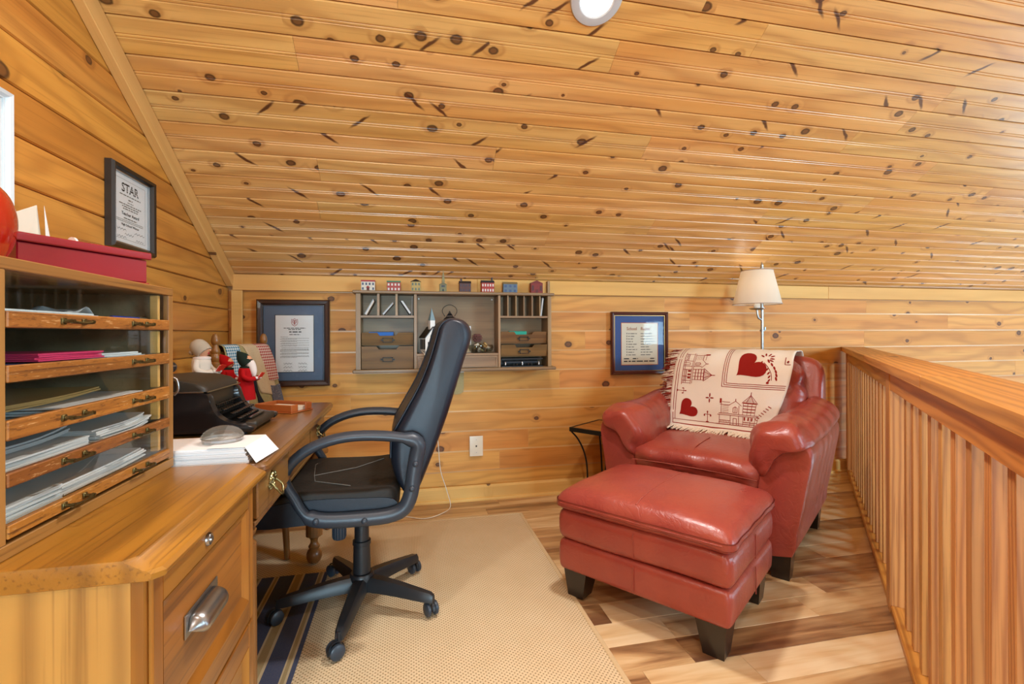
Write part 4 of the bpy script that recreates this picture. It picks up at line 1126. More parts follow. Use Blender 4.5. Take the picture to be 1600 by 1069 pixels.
# ================================================================== caroler dolls behind the typewriter
def doll(loc, rz, label, h, robe, hat, kind, beard=False):
    d = thing('caroler_doll', label, 'doll', loc, rz, 'caroler dolls on the desk')
    k = h/0.28
    # skirt / coat
    prof = [(0, 0.045), (0.044, 0.045), (0.042, 0.07), (0.036, 0.11), (0.030, 0.15), (0.033, 0.18), (0.030, 0.197), (0.014, 0.207), (0.0, 0.208)]
    obj('coat', MB().lathe([(r*k, z*k) for r, z in prof], 20), MATS[robe], d, 50)
    for s in (-1, 1):
        lg = obj('leg', MB().tube([(0.0, s*0.016*k, 0.05*k), (0.0, s*0.018*k, 0.012*k)], [0.009*k, 0.008*k], 10), MATS['doll_fur'], d, 50)
        obj('shoe', MB().rbox((0.006*k, s*0.018*k, 0.007*k), (0.017*k, 0.009*k, 0.0068*k), 0.006*k, 4), MATS['doll_green'], lg, 60)
    # arms forward holding a song book
    for s in (-1, 1):
        am = obj('sleeve', MB().tube(smoothpts([(0, s*0.030*k, 0.190*k), (0.008*k, s*0.046*k, 0.160*k), (0.034*k, s*0.036*k, 0.145*k), (0.050*k, s*0.022*k, 0.150*k)], 4), 0.0115*k, 10), MATS[robe], d, 50)
        obj('hand', MB().rbox((0.057*k, s*0.019*k, 0.151*k), (0.008*k, 0.007*k, 0.007*k), 0.006*k, 4), MATS['doll_white' if not beard else 'doll_fur'], am, 60)
    bk_ = obj('song_book', MB().box((0.068*k, -0.011*k, 0.162*k), (0.003, 0.024*k, 0.030*k), 0, Matrix.Rotation(R(35), 4, 'Y') @ Matrix.Rotation(R(14), 4, 'Z')).box((0.068*k, 0.012*k, 0.162*k), (0.003, 0.024*k, 0.030*k), 0, Matrix.Rotation(R(35), 4, 'Y') @ Matrix.Rotation(R(-14), 4, 'Z')), MATS['red_paper'], d)
    obj('pages', MB().box((0.0655*k, -0.011*k, 0.1635*k), (0.0015, 0.019*k, 0.024*k), 0, Matrix.Rotation(R(35), 4, 'Y') @ Matrix.Rotation(R(14), 4, 'Z')).box((0.0655*k, 0.012*k, 0.1635*k), (0.0015, 0.019*k, 0.024*k), 0, Matrix.Rotation(R(35), 4, 'Y') @ Matrix.Rotation(R(-14), 4, 'Z')), MATS['white_paper'], bk_)
    hd = obj('head', MB().lathe([(0, -0.030*k), (0.012*k, -0.027*k), (0.022*k, -0.015*k), (0.0255*k, 0.0), (0.0235*k, 0.014*k), (0.014*k, 0.026*k), (0, 0.029*k)], 20, (0.004*k, 0, 0.232*k)), MATS['doll_skin'], d, 60)
    # face: nose, open mouth, eyes
    obj('nose', MB().rbox((0.030*k, 0, 0.231*k), (0.005*k, 0.004*k, 0.005*k), 0.0038*k, 3), MATS['doll_skin'], hd, 60)
    obj('mouth', MB().lathe([(0, 0.002*k), (0.0045*k, 0.0015*k), (0.005*k, -0.001*k), (0, -0.001*k)], 10, (0.0265*k, 0, 0.219*k), Matrix.Rotation(R(90), 4, 'Y')), MATS['ink_red'], hd)
    for s in (-1, 1): obj('eye', MB().lathe([(0, 0.0015*k), (0.0022*k, 0.001*k), (0.0024*k, -0.001*k), (0, -0.001*k)], 8, (0.0262*k, s*0.0085*k, 0.240*k), Matrix.Rotation(R(90), 4, 'Y') @ Matrix.Rotation(0, 4, 'X')), MATS['ink'], hd)
    if kind == 'bonnet':
        obj('bonnet', MB().lathe([(0.0295*k, -0.024*k), (0.031*k, -0.01*k), (0.031*k, 0.006*k), (0.027*k, 0.022*k), (0.016*k, 0.033*k), (0, 0.036*k)], 20, (-0.004*k, 0, 0.238*k), Matrix.Rotation(R(-42), 4, 'Y')), MATS[hat], d, 60)
        obj('pompon', MB().rbox((-0.034*k, 0, 0.222*k), (0.011*k, 0.011*k, 0.011*k), 0.0108*k, 4), MATS[hat], d, 60)
        obj('collar', MB().lathe([(0.020*k, 0.0), (0.030*k, 0.002*k), (0.030*k, 0.008*k), (0.018*k, 0.012*k)], 18, (0.002*k, 0, 0.196*k)), MATS['doll_fur'], d, 60)
    else:
        obj('hood', MB().lathe([(0.0285*k, -0.026*k), (0.030*k, -0.008*k), (0.0295*k, 0.008*k), (0.024*k, 0.026*k), (0.012*k, 0.044*k), (0.004*k, 0.055*k), (0, 0.056*k)], 20, (-0.005*k, 0, 0.236*k), Matrix.Rotation(R(-38), 4, 'Y')), MATS[hat], d, 60)
        obj('scarf', MB().lathe([(0.018*k, 0), (0.028*k, 0.003*k), (0.028*k, 0.010*k), (0.018*k, 0.013*k)], 18, (0.003*k, 0, 0.196*k)), MATS['doll_green'], d, 60)
    if beard:
        obj('beard', MB().tube(smoothpts([(0.016*k, 0, 0.226*k), (0.028*k, 0, 0.205*k), (0.036*k, 0, 0.175*k), (0.038*k, 0, 0.145*k)], 4), [0.021*k, 0.022*k, 0.022*k, 0.021*k, 0.020*k, 0.019*k, 0.018*k, 0.017*k, 0.015*k, 0.012*k, 0.009*k, 0.006*k, 0.002*k], 12), MATS['doll_fur'], d, 60)
    return d
doll((-0.865, 2.30, DZ+0.001), R(-8), 'white caroler doll in grey knitted bonnet behind the typewriter', 0.318, 'doll_white', 'doll_knit', 'bonnet')
doll((-0.805, 2.425, DZ+0.001), R(-10), 'small caroler doll in red hood with red coat', 0.238, 'doll_red', 'doll_red', 'hood')
doll((-0.700, 2.33, DZ+0.001), R(-5), 'bearded caroler doll with long white beard and dark green hood', 0.255, 'doll_red', 'doll_green', 'hood', True)

# ================================================================== spindle chair with a quilt over its back
ch = thing('side_chair', 'brown wooden chair with turned finial posts beyond the desk end', 'chair', (-0.865, 2.805, 0), math.atan2(-0.37, 0.93))
# local +x forward (towards the room), y along the back; posts at y=-.177 / +.177
pprof = [(0, 0.0088), (0.014, 0.0088), (0.017, 0.2), (0.018, 0.44), (0.019, 0.60), (0.019, 0.93), (0.0225, 0.94), (0.0225, 0.952), (0.018, 0.957), (0.023, 0.968), (0.0235, 0.985), (0.018, 0.997), (0.0225, 1.006), (0.020, 1.018), (0.013, 1.035), (0.013, 1.042), (0.0185, 1.048), (0.0195, 1.062), (0.017, 1.080), (0.010, 1.094), (0, 1.098)]
for s in (-1, 1):
    obj('post', MB().lathe(pprof, 24, (0, s*0.177, 0)), MATS['chair_wood_z'], ch, 40)
    obj('leg', MB().tube([(0.345, s*0.165, 0.43), (0.375, s*0.175, 0.20), (0.39, s*0.18, 0.0088)], [0.019, 0.0165, 0.013], 14), MATS['chair_wood_z'], ch, 40)
    obj('stretcher', MB().tube([(0.01, s*0.177, 0.16), (0.37, s*0.176, 0.16)], 0.009, 10), MATS['chair_wood_z'], ch, 40)
obj('seat', MB().rbox((0.175, 0, 0.445), (0.215, 0.20, 0.018), 0.014, 8), MATS['desk_wood'], ch, 40)
for z in (0.62, 0.80): obj('back_slat', MB().b2(-0.007, 0.007, -0.165, 0.165, z, z+0.06, 0.003), MATS['desk_wood'], ch)
obj('crest_rail', MB().b2(-0.010, 0.010, -0.160, 0.160, 0.955, 1.005, 0.006, 2), MATS['desk_wood'], ch)
ql = thing('quilt', 'patchwork quilt with red gingham and navy print draped over the chair back', 'quilt', (-0.865, 2.805, 0.70), math.atan2(-0.37, 0.93))
def qs(u, v, off=0.0):
    """u across 0..1, v from the back hem over the rail to the front hem 0..1"""
    if v < 0.25:
        tt = v/0.25; x = -0.030-0.02*(1-tt); z = 0.12+0.21*tt
    elif v < 0.40:
        tt = (v-0.25)/0.15; a = math.pi*(1-tt); x = 0.030*math.cos(a); z = 0.318+0.022*math.sin(a)
        x += 0.0
    else:
        tt = (v-0.40)/0.60; x = 0.030+0.055*tt**0.7; z = 0.318-0.40*tt
    y = -0.155+0.335*u + 0.05*(v-0.3)*(u-0.35)*2
    front = max(0, (v-0.35))
    fold = 0.012*math.sin(u*17+v*2)*front*2 + 0.010*math.sin(u*29+1)*front*1.5
    # drape over the finial post at the far end
    px = x + fold*0.8 + 0.05*front*u
    z2 = z - 0.012*math.sin(u*9)*min(1, front*3)
    return Vector((px+off, y, z2))
def q_patch(name, mat, u0, u1, v0, v1, skew=0.0, off=0.0, nu=12, nv=26):
    f = lambda a, b: qs(min(1.0, max(0.0, u0+(u1-u0)*a+skew*(b-0.5))), v0+(v1-v0)*b, off)
    mb = MB(); mb.grid(f, nu, nv)
    o = obj(name, mb, mat, ql, 60)
    sm = o.modifiers.new('s', 'SOLIDIFY'); sm.thickness = 0.004; sm.offset = 0
    return o
q_patch('quilt_field', MATS['quilt_sage'], 0, 1, 0, 1, nu=30, nv=40)
q_patch('blue_gingham_patch', MATS['quilt_blue'], 0.02, 0.30, 0.30, 0.62, 0.0, 0.0045)
q_patch('cream_patch', MATS['quilt_cream'], 0.46, 0.80, 0.28, 0.78, 0.26, 0.005)
q_patch('red_gingham_patch', MATS['quilt_red'], 0.70, 0.99, 0.29, 0.66, 0.12, 0.0065)
q_patch('navy_patch', MATS['quilt_navy'], 0.76, 1.0, 0.70, 1.0, 0.0, 0.0058)
q_patch('dark_binding', MATS['quilt_dark'], 0.45, 0.56, 0.62, 0.94, 0.22, 0.0055)
# ================================================================== framed things
def framed(name, label, org, u, W, Hh, mw, depth, m_frame, m_mat, inner, m_paper, m_lip=None):
    """picture hung on a wall: local x to the right as seen, local y up, local z towards the viewer"""
    p = thing(name, label, 'picture')
    uu = Vector(u); up = Vector((0, 0, 1)); n = uu.cross(up)
    p.matrix_world = Matrix(((uu.x, up.x, n.x, org[0]), (uu.y, up.y, n.y, org[1]), (uu.z, up.z, n.z, org[2]), (0, 0, 0, 1)))
    prof = [(0, 0), (0, depth*0.7), (mw*0.25, depth), (mw*0.75, depth*0.9), (mw, depth*0.55), (mw, 0)]
    for (a, b, L) in (((0, 0), (1, 0), W), ((W, 0), (0, 1), Hh), ((W, Hh), (-1, 0), W), ((0, Hh), (0, -1), Hh)):
        mb = MB(); ring0, ring1 = [], []
        nx, ny = -b[1], b[0]
        for d, z in prof:
            ring0.append(Vector((a[0]+b[0]*d+nx*d, a[1]+b[1]*d+ny*d, z)))
            ring1.append(Vector((a[0]+b[0]*(L-d)+nx*d, a[1]+b[1]*(L-d)+ny*d, z)))
        mb.loft([ring0, ring1]); obj('frame_bar', mb, m_frame, p)
    if m_lip:
        k = 0.004
        mb = MB().b2(mw-0.001, W-mw+0.001, mw-0.001, mw+k, 0.004, depth*0.5).b2(mw-0.001, W-mw+0.001, Hh-mw-k, Hh-mw+0.001, 0.004, depth*0.5).b2(mw-0.001, mw+k, mw+k, Hh-mw-k, 0.004, depth*0.5).b2(W-mw-k, W-mw+0.001, mw+k, Hh-mw-k, 0.004, depth*0.5)
        obj('inner_lip', mb, m_lip, p)
    obj('mat_board', MB().b2(mw*0.6, W-mw*0.6, mw*0.6, Hh-mw*0.6, 0.001, 0.005), m_mat, p)
    x0, x1, y0_, y1_ = inner
    obj('bevel_edge', MB().b2(x0-0.004, x1+0.004, y0_-0.004, y1_+0.004, 0.005, 0.0056), m_lip or MATS['cream_paper'], p)
    obj('sheet', MB().b2(x0, x1, y0_, y1_, 0.0057, 0.0063), m_paper, p)
    return p
def pr_fn(x0, y0_, z=0.0067):
    return lambda a, b: Vector((x0+a, y0_+b, z))
def pane_on(p, W, Hh, mw, z): obj('glass_pane', MB().b2(mw, W-mw, mw, Hh-mw, z, z+0.0015), MATS['pane'], p)

# document with slate mat, left part of the back wall (frame hangs on the boards)
W, Hh = 0.413, 0.527
p = framed('framed_document', 'framed document with red crest and slate-blue mat in dark walnut frame', (-0.881, YB-0.0165, 0.776), (1, 0, 0), W, Hh, 0.032, 0.026, MATS['frame_walnut'], MATS['mat_slate'], (0.103, 0.318, 0.088, 0.432), MATS['white_paper'], MATS['frame_black'])
f = pr_fn(0.103, 0.088); DW, DH = 0.215, 0.344
mb = MB()
sh = [(0.090, 0.322), (0.098, 0.319), (0.1075, 0.325), (0.117, 0.319), (0.125, 0.322), (0.127, 0.300), (0.122, 0.286), (0.1075, 0.277), (0.093, 0.286), (0.088, 0.300)]
n = len(sh); cx, cy_ = 0.1075, 0.301
for i in range(n):
    a, b = sh[i], sh[(i+1) % n]; k = 0.86
    a2, b2_ = (cx+(a[0]-cx)*k, cy_+(a[1]-cy_)*k), (cx+(b[0]-cx)*k, cy_+(b[1]-cy_)*k)
    mb.mesh([f(*a), f(*b), f(*b2_), f(*a2)], [(0, 1, 2, 3)])
for (xa, xb, ya, yb_) in ((0.095, 0.120, 0.310, 0.314), (0.105, 0.110, 0.288, 0.311), (0.094, 0.121, 0.299, 0.302), (0.098, 0.117, 0.291, 0.2935), (0.0955, 0.099, 0.303, 0.309), (0.116, 0.1195, 0.303, 0.309)):
    mb.mesh([f(xa, ya), f(xb, ya), f(xb, yb_), f(xa, yb_)], [(0, 1, 2, 3)])
obj('crest', mb, MATS['ink_red'], p)
mb = MB()
put_line(mb, 0.046, 0.170, 0.264, 0.0042, f, seed=1); put_line(mb, 0.072, 0.144, 0.256, 0.0042, f, seed=2)
put_line(mb, 0.076, 0.146, 0.240, 0.0062, f, seed=3); put_line(mb, 0.078, 0.138, 0.225, 0.0042, f, seed=4)
obj('heading', mb, MATS['ink'], p)
mb = MB(); yy = 0.212
put_line(mb, 0.028, 0.070, yy, 0.0022, f, seed=5)
for blk, cnt in enumerate((2, 2, 2, 2, 1, 4, 3, 3)):
    yy -= 0.0045
    for q in range(cnt):
        yy -= 0.0047; put_line(mb, 0.026 if q else 0.034, 0.190 if q < cnt-1 or cnt == 1 else 0.12, yy, 0.0022, f, seed=blk*7+q)
obj('body_print', mb, MATS['ink_soft'], p)
mb = MB()
for r_ in range(3):
    for cx_ in (0.045, 0.128):
        pts = [f(cx_+0.006*i, 0.051-0.021*r_+0.004*math.sin(i*2.3+r_*1.7+cx_*50)) for i in range(9)]
        for a, b in zip(pts, pts[1:]):
            dn = Vector((0, 0.0012, 0)); mb.mesh([a-dn, b-dn, b+dn, a+dn], [(0, 1, 2, 3)])
        put_line(mb, cx_-0.002, cx_+0.055, 0.0435-0.021*r_, 0.0006, f, False)
obj('signatures', mb, MATS['ink'], p)
pane_on(p, W, Hh, 0.033, 0.008)

# School Rules sampler
W, Hh = 0.437, 0.442
p = framed('framed_sampler', 'framed School Rules sampler with blue mat beside the armchair', (1.392, YB-0.0165, 0.801), (1, 0, 0), W, Hh, 0.024, 0.026, MATS['frame_mahogany'], MATS['mat_blue'], (0.082, 0.358, 0.070, 0.362), MATS['cream_paper'], MATS['gold'])
f = pr_fn(0.082, 0.070); DW, DH = 0.276, 0.292
obj('orange_rim', MB().b2(0.078, 0.362, 0.066, 0.0695, 0.0057, 0.0066).b2(0.078, 0.362, 0.3625, 0.366, 0.0057, 0.0066).b2(0.078, 0.0815, 0.07, 0.362, 0.0057, 0.0066).b2(0.3585, 0.362, 0.07, 0.362, 0.0057, 0.0066), MATS['orange_mat'], p)
mb = MB(); put_text(mb, 'School', 0.077, 0.243, 0.022, 0.078, True, f, True); put_text(mb, 'Rules', 0.182, 0.243, 0.022, 0.070, True, f, True)
obj('title', mb, MATS['ink_brown'], p)
mb = MB()
LW = (0.080, 0.060, 0.050, 0.050, 0.078, 0.062, 0.082, 0.058, 0.070)
RW = (0.086, 0.088, 0.090, 0.108, 0.082, 0.064, 0.080, 0.092, 0.076)
for r_ in range(9):
    yy = 0.2145-0.0188*r_
    mb.mesh([f(0.036, yy), f(0.043, yy), f(0.043, yy+0.010), f(0.036, yy+0.010)], [(0, 1, 2, 3)])
    put_line(mb, 0.049, 0.036+LW[r_], yy+0.001, 0.006, f, seed=r_); put_line(mb, 0.145, 0.145+RW[r_], yy+0.001, 0.006, f, seed=r_+40)
obj('rules_print', mb, MATS['ink_soft'], p)
mb = MB()
put_line(mb, 0.016, 0.062, 0.038, 0.007, f, seed=61); put_line(mb, 0.084, 0.124, 0.038, 0.007, f, seed=62); put_line(mb, 0.218, 0.258, 0.038, 0.007, f, seed=63)
put_line(mb, 0.016, 0.258, 0.019, 0.008, f, seed=64)
obj('border_print', mb, MATS['ink'], p)
pane_on(p, W, Hh, 0.027, 0.008)

# STAR award on the left wall (seen from the room: right is +y)
W, Hh = 0.298, 0.308
p = framed('framed_certificate', 'black framed award certificate hanging on the left wall above the red box', (XL+0.0005, 1.955, 1.408), (0, 1, 0), W, Hh, 0.022, 0.03, MATS['frame_black'], MATS['ink'], (0.026, W-0.026, 0.026, Hh-0.026), MATS['white_paper'], MATS['steel'])
f = pr_fn(0.026, 0.026); DW, DH = W-0.052, Hh-0.052; cx = DW/2
mb = MB()
for (xa, xb, ya, yb_) in ((0.018, DW-0.018, DH-0.0175, DH-0.0165), (0.018, DW-0.018, 0.0165, 0.0175), (0.018, 0.019, 0.0175, DH-0.0175), (DW-0.019, DW-0.018, 0.0175, DH-0.0175)):
    mb.mesh([f(xa, ya), f(xb, ya), f(xb, yb_), f(xa, yb_)], [(0, 1, 2, 3)])
obj('print_border', mb, MATS['ink_soft'], p)
mb = MB(); put_text(mb, 'STAR', cx, 0.194, 0.032, 0.115, True, f, True); obj('logo', mb, MATS['ink'], p)
mb = MB()
f2 = pr_fn(0.026, 0.026, 0.0069)
for k in range(3):
    y_ = 0.2005+0.008*k
    mb.mesh([f2(cx-0.056, y_), f2(cx+0.056, y_), f2(cx+0.056, y_+0.0016), f2(cx-0.056, y_+0.0016)], [(0, 1, 2, 3)])
obj('logo_stripes', mb, MATS['white_paper'], p)
mb = MB()
put_text(mb, 'Teacher Award', cx, 0.107, 0.012, 0.118, True, f, True); put_text(mb, 'High School Winner', cx, 0.067, 0.009, 0.120, True, f, True)
obj('award_lines', mb, MATS['ink'], p)
mb = MB()
for (hw, y_, h_) in ((0.070, 0.180, 0.004), (0.014, 0.166, 0.005), (0.020, 0.156, 0.003), (0.074, 0.146, 0.004), (0.056, 0.1375, 0.004), (0.050, 0.129, 0.004), (0.044, 0.094, 0.004), (0.090, 0.087, 0.0022), (0.090, 0.081, 0.0022)):
    put_line(mb, cx-hw, cx+hw, y_, h_, f, seed=int(y_*1000))
obj('small_print', mb, MATS['ink_soft'], p)
mb = MB()
for (x_, y_, w_) in ((0.035, 0.052, 0.06), (0.15, 0.05, 0.07), (0.085, 0.037, 0.06), (0.035, 0.024, 0.06), (0.16, 0.024, 0.055)):
    pts = [f(x_+w_*i/10, y_+0.004*math.sin(i*2.1+x_*70)) for i in range(11)]
    for a, b in zip(pts, pts[1:]):
        dn = Vector((0, 0.0009, 0)); mb.mesh([a-dn, b-dn, b+dn, a+dn], [(0, 1, 2, 3)])
obj('signatures', mb, MATS['ink'], p)
pane_on(p, W, Hh, 0.022, 0.009)
# white framed certificate at the left edge
W, Hh = 0.40, 0.335
p = framed('framed_certificate', 'white framed certificate at the left edge behind the red apple', (XL+0.0005, 1.53-W, 1.398), (0, 1, 0), W, Hh, 0.018, 0.022, MATS['frame_white'], MATS['white_paper'], (0.022, W-0.022, 0.022, Hh-0.022), MATS['white_paper'], MATS['frame_white'])
f = pr_fn(0.022, 0.022); DW, DH = W-0.044, Hh-0.044
mb = MB()
for k in range(28):
    y_ = 0.03+0.0085*k; mb.mesh([f(DW-0.031, y_), f(DW-0.028, y_), f(DW-0.028, y_+0.004), f(DW-0.031, y_+0.004)], [(0, 1, 2, 3)])
for k in range(14): put_line(mb, 0.06, DW-0.06, 0.05+0.014*k, 0.003, f, seed=k)
obj('print', mb, MATS['ink_soft'], p)
pane_on(p, W, Hh, 0.018, 0.009)

# ================================================================== wall organizer (hutch)
HY0, HY1 = 2.985, YB-0.0165
hu = thing('wall_organizer', 'brown wooden wall organizer with cubbies, paper bins and a centre shelf', 'shelf', (0.31, HY1, 0.858))
def hb(x0, x1, y0_, y1_, z0, z1, bev=0.0): return MB().b2(x0-0.31, x1-0.31, y0_-HY1, y1_-HY1, z0-0.858, z1-0.858, bev)
obj('top_board', hb(-0.318, 0.930, HY0-0.014, HY1, 1.336, 1.354, 0.004), MATS['hutch'], hu)
obj('bottom_board', hb(-0.318, 0.940, HY0-0.014, HY1, 0.859, 0.879, 0.004), MATS['hutch'], hu)
for xa, xb in ((-0.300, -0.272), (0.040, 0.057), (0.562, 0.577), (0.888, 0.912)):
    obj('upright', hb(xa, xb, HY0, HY1-0.006, 0.8795, 1.3355, 0.001), MATS['hutch_z'], hu)
obj('back_panel', hb(-0.30, 0.912, HY1-0.0055, HY1, 0.8795, 1.3355), MATS['hutch_back'], hu)
obj('shelf_board', hb(-0.2715, 0.0395, HY0+0.002, HY1-0.006, 1.191, 1.204), MATS['hutch'], hu)
obj('shelf_board', hb(0.5775, 0.8875, HY0+0.002, HY1-0.006, 1.193, 1.205), MATS['hutch'], hu)
obj('shelf_board', hb(0.0575, 0.5615, HY0+0.002, HY1-0.006, 0.957, 0.970), MATS['hutch'], hu)
for x in (-0.170, -0.063): obj('divider', hb(x-0.0065, x+0.0065, HY0+0.003, HY1-0.006, 1.2045, 1.3355), MATS['hutch_z'], hu)
for x in (0.626, 0.679, 0.731, 0.785, 0.837): obj('divider', hb(x-0.0035, x+0.0035, HY0+0.003, HY1-0.006, 1.2055, 1.3355), MATS['hutch_z'], hu)
obj('end_block', hb(0.898, 0.914, 3.02, 3.06, 1.3545, 1.436, 0.001), MATS['hutch_z'], hu)
dr = obj('drawer', hb(0.0585, 0.5605, HY0+0.004, HY1-0.02, 0.8805, 0.9555, 0.001), MATS['hutch'], hu)
mbd = hb(0.066, 0.553, HY0-0.001, HY0+0.0035, 0.886, 0.892)
for q in ((0.066, 0.553, 0.944, 0.950), (0.066, 0.072, 0.892, 0.944), (0.547, 0.553, 0.892, 0.944)):
    mbd.b2(q[0]-0.31, q[1]-0.31, HY0-0.001-HY1, HY0+0.0035-HY1, q[2]-0.858, q[3]-0.858)
obj('drawer_frame', mbd, MATS['hutch'], dr)
for x in (0.064, 0.540):
    obj('screw_cap', MB().lathe([(0, 0), (0.005, 0), (0.0055, 0.001), (0.004, 0.003), (0, 0.0035)], 12, (x+0.008-0.31, HY1-0.0058-HY1, 1.318-0.858), Matrix.Rotation(R(90), 4, 'X')), MATS['white_gloss'], hu, 40)
def bin_front(x0, x1, z0, z1, yb0, notch, tilt=0.020, slope=0.016):
    """slanting letter bin: front panel with a cut-out, two slanted sides and a floor"""
    w = x1-x0; h = z1-z0; cx = (x0+x1)/2
    pl_ = [(-w/2, 0), (w/2, 0), (w/2+0.0, h), (notch, h), (notch-0.014, h-0.018), (-notch+0.014, h-0.018), (-notch, h), (-w/2, h)]
    mb = MB()
    m = Matrix(((1, 0, 0, cx-0.31), (0, 0, -1, yb0-HY1), (0, 1, 0, z0-0.858), (0, 0, 0, 1))) @ Matrix.Rotation(R(0), 4, 'X')
    sh = Matrix.Identity(4); sh[2][1] = tilt/h   # lean the top edge towards the room
    mb.prism(pl_, -0.005, 0.0, m @ sh)
    b = obj('paper_bin', mb, MATS['bin_wood'], hu)
    sd = [(HY1-0.008, z0), (yb0, z0), (yb0-tilt*0.9, z1), (HY1-0.008, z1)]
    for xx in (x0, x1-0.004):
        obj('bin_side', MB().prism([(q[0]-HY1, q[1]-0.858) for q in sd], xx-0.31, xx+0.004-0.31, Matrix(((0, 0, 1, 0), (1, 0, 0, 0), (0, 1, 0, 0), (0, 0, 0, 1)))), MATS['bin_wood'], b)
    obj('bin_floor', MB().b2(x0+0.004-0.31, x1-0.004-0.31, yb0+0.002-HY1, HY1-0.008-HY1, z0-0.858, z0+0.003-0.858), MATS['bin_wood'], b)
    # label holder
    zc = z0+h*0.42-0.858; yc = yb0-tilt*0.42-0.006-HY1
    mbl = MB()
    for q in ((-0.030, 0.030, 0.010, 0.0135), (-0.030, 0.030, -0.0135, -0.010), (-0.030, -0.0265, -0.0135, 0.0135), (0.0265, 0.030, -0.0135, 0.0135), (-0.041, -0.030, -0.004, 0.004), (0.030, 0.041, -0.004, 0.004)):
        mbl.b2(cx-0.31+q[0], cx-0.31+q[1], yc-0.004, yc+0.002, zc+q[2], zc+q[3])
    obj('label_holder', mbl, MATS['black_iron'], b)
    return b
bin_front(-0.268, 0.036, 0.882, 1.018, HY0+0.018, 0.065)
bin_front(-0.268, 0.036, 1.024, 1.100, HY0+0.030, 0.062)
bin_front(0.581, 0.884, 0.946, 1.022, HY0+0.018, 0.065)
bin_front(0.581, 0.884, 1.028, 1.104, HY0+0.030, 0.065)

# ---- items in the organizer
def slab_at(name, label, cat, mat, cx, cy_, cz, sx, sy, sz, ry=0.0, rx=0.0, group=None):
    o = obj(name, MB().box((0, 0, 0), (sx, sy, sz)), mat); o.location = (cx, cy_, cz); o.rotation_euler = (rx, ry, 0)
    return tag(o, label, cat, group)
LT = 'letters in the organizer cubbies'
def letter(label, mats, x0, z0, x1, z1, y, w, t, group=LT):
    """leaning bundle from the floor point (x0,z0) to the top point (x1,z1)"""
    a = math.atan2(x1-x0, z1-z0); L_ = math.hypot(x1-x0, z1-z0)
    b = thing('letter_bundle', label, 'letters', ((x0+x1)/2, y, (z0+z1)/2), group=group); b.rotation_euler = (0, a, 0)
    for i, m in enumerate(mats):
        obj('envelope', MB().b2(-t/2+i*t, t/2+i*t-0.0006, -w/2, w/2, -L_/2, L_/2-0.004*i), MATS[m], b)
letter('tall bundle of envelopes leaning right in the leftmost cubby', ('grey_paper', 'white_paper', 'cream_paper'), -0.250, 1.214, -0.200, 1.304, 3.06, 0.10, 0.005)
letter('flat envelope leaning right in the second cubby', ('grey_paper', 'blue_white_paper'), -0.146, 1.214, -0.084, 1.286, 3.06, 0.10, 0.005)
letter('envelopes leaning left in the third cubby', ('ink', 'white_paper', 'blue_white_paper'), 0.012, 1.214, -0.042, 1.296, 3.06, 0.10, 0.0055)
letter('single card standing upright at the right of the third cubby', ('white_paper',), 0.028, 1.2065, 0.0305, 1.325, 3.06, 0.09, 0.002)
letter('white letters in the rightmost narrow slot', ('white_paper', 'grey_paper'), 0.848, 1.2065, 0.863, 1.325, 3.06, 0.10, 0.0045)
slab_at('folder', 'blue folder sticking out of the upper left paper bin', 'folder', MATS['blue_folder'], -0.155, 3.045, 1.072, 0.145, 0.03, 0.066, 0, R(4))
slab_at('folder', 'teal folder sticking out of the upper right paper bin', 'folder', MATS['teal_folder'], 0.70, 3.045, 1.076, 0.115, 0.03, 0.064, 0, R(4))
bd = thing('ring_binder', 'black ring binder lying in the lower right of the organizer', 'binder', (0.72, 3.06, 0.8795))
obj('cover', MB().b2(-0.135, 0.135, -0.07, 0.07, 0.0, 0.006).b2(-0.135, 0.135, -0.07, 0.07, 0.048, 0.054).b2(-0.135, 0.135, 0.064, 0.07, 0.006, 0.048), MATS['black_plastic'], bd)
obj('spine_bar', MB().b2(-0.12, 0.12, -0.062, -0.03, 0.026, 0.034, 0.002), MATS['slate_plastic'], bd)
for x in (-0.11, 0.0, 0.11): obj('ring', MB().tube([(x, -0.064, 0.012), (x, -0.066, 0.022), (x, -0.060, 0.030)], 0.0055, 8), MATS['steel'], bd, 60)
for x in (-0.055, -0.033, 0.04, 0.062): obj('stud', MB().tube([(x, -0.060, 0.010), (x, -0.066, 0.020)], 0.004, 8), MATS['steel'], bd, 60)
# white wooden church
cu = thing('church_model', 'white wooden church model with dark roof and steeple on the centre shelf', 'model', (0.140, 3.055, 0.9705), R(22))
hw, hd, hh = 0.050, 0.040, 0.100
obj('walls', MB().b2(-hw, hw, -hd, hd, 0.016, hh).prism([(-hw, hh), (hw, hh), (0, hh+0.062)], -hd, hd, Matrix(((1, 0, 0, 0), (0, 0, 1, 0), (0, 1, 0, 0), (0, 0, 0, 1)))), MATS['white_gloss'], cu)
for s in (-1, 1):
    a = math.atan2(0.062, hw)
    obj('roof_slope', MB().box((s*0.027, 0, hh+0.032), (0.088, 2*hd+0.014, 0.005), 0, Matrix.Rotation(s*a, 4, 'Y')), MATS['crinkle_black'], cu)
obj('foundation', MB().b2(-hw-0.004, hw+0.004, -hd-0.004, hd+0.004, 0, 0.0155), MATS['grey_paper'], cu)
for i in range(3): obj('window', MB().b2(-hw-0.001, -hw+0.003, -0.035+0.025*i, -0.016+0.025*i, 0.026, 0.088), MATS['ink'], cu)
for x in (-0.026, 0.026): obj('window', MB().b2(x-0.008, x+0.008, -hd-0.001, -hd+0.003, 0.030, 0.072), MATS['ink'], cu)
obj('door', MB().b2(-0.010, 0.010, -hd-0.0012, -hd+0.002, 0.016, 0.064), MATS['cream_paper'], cu)
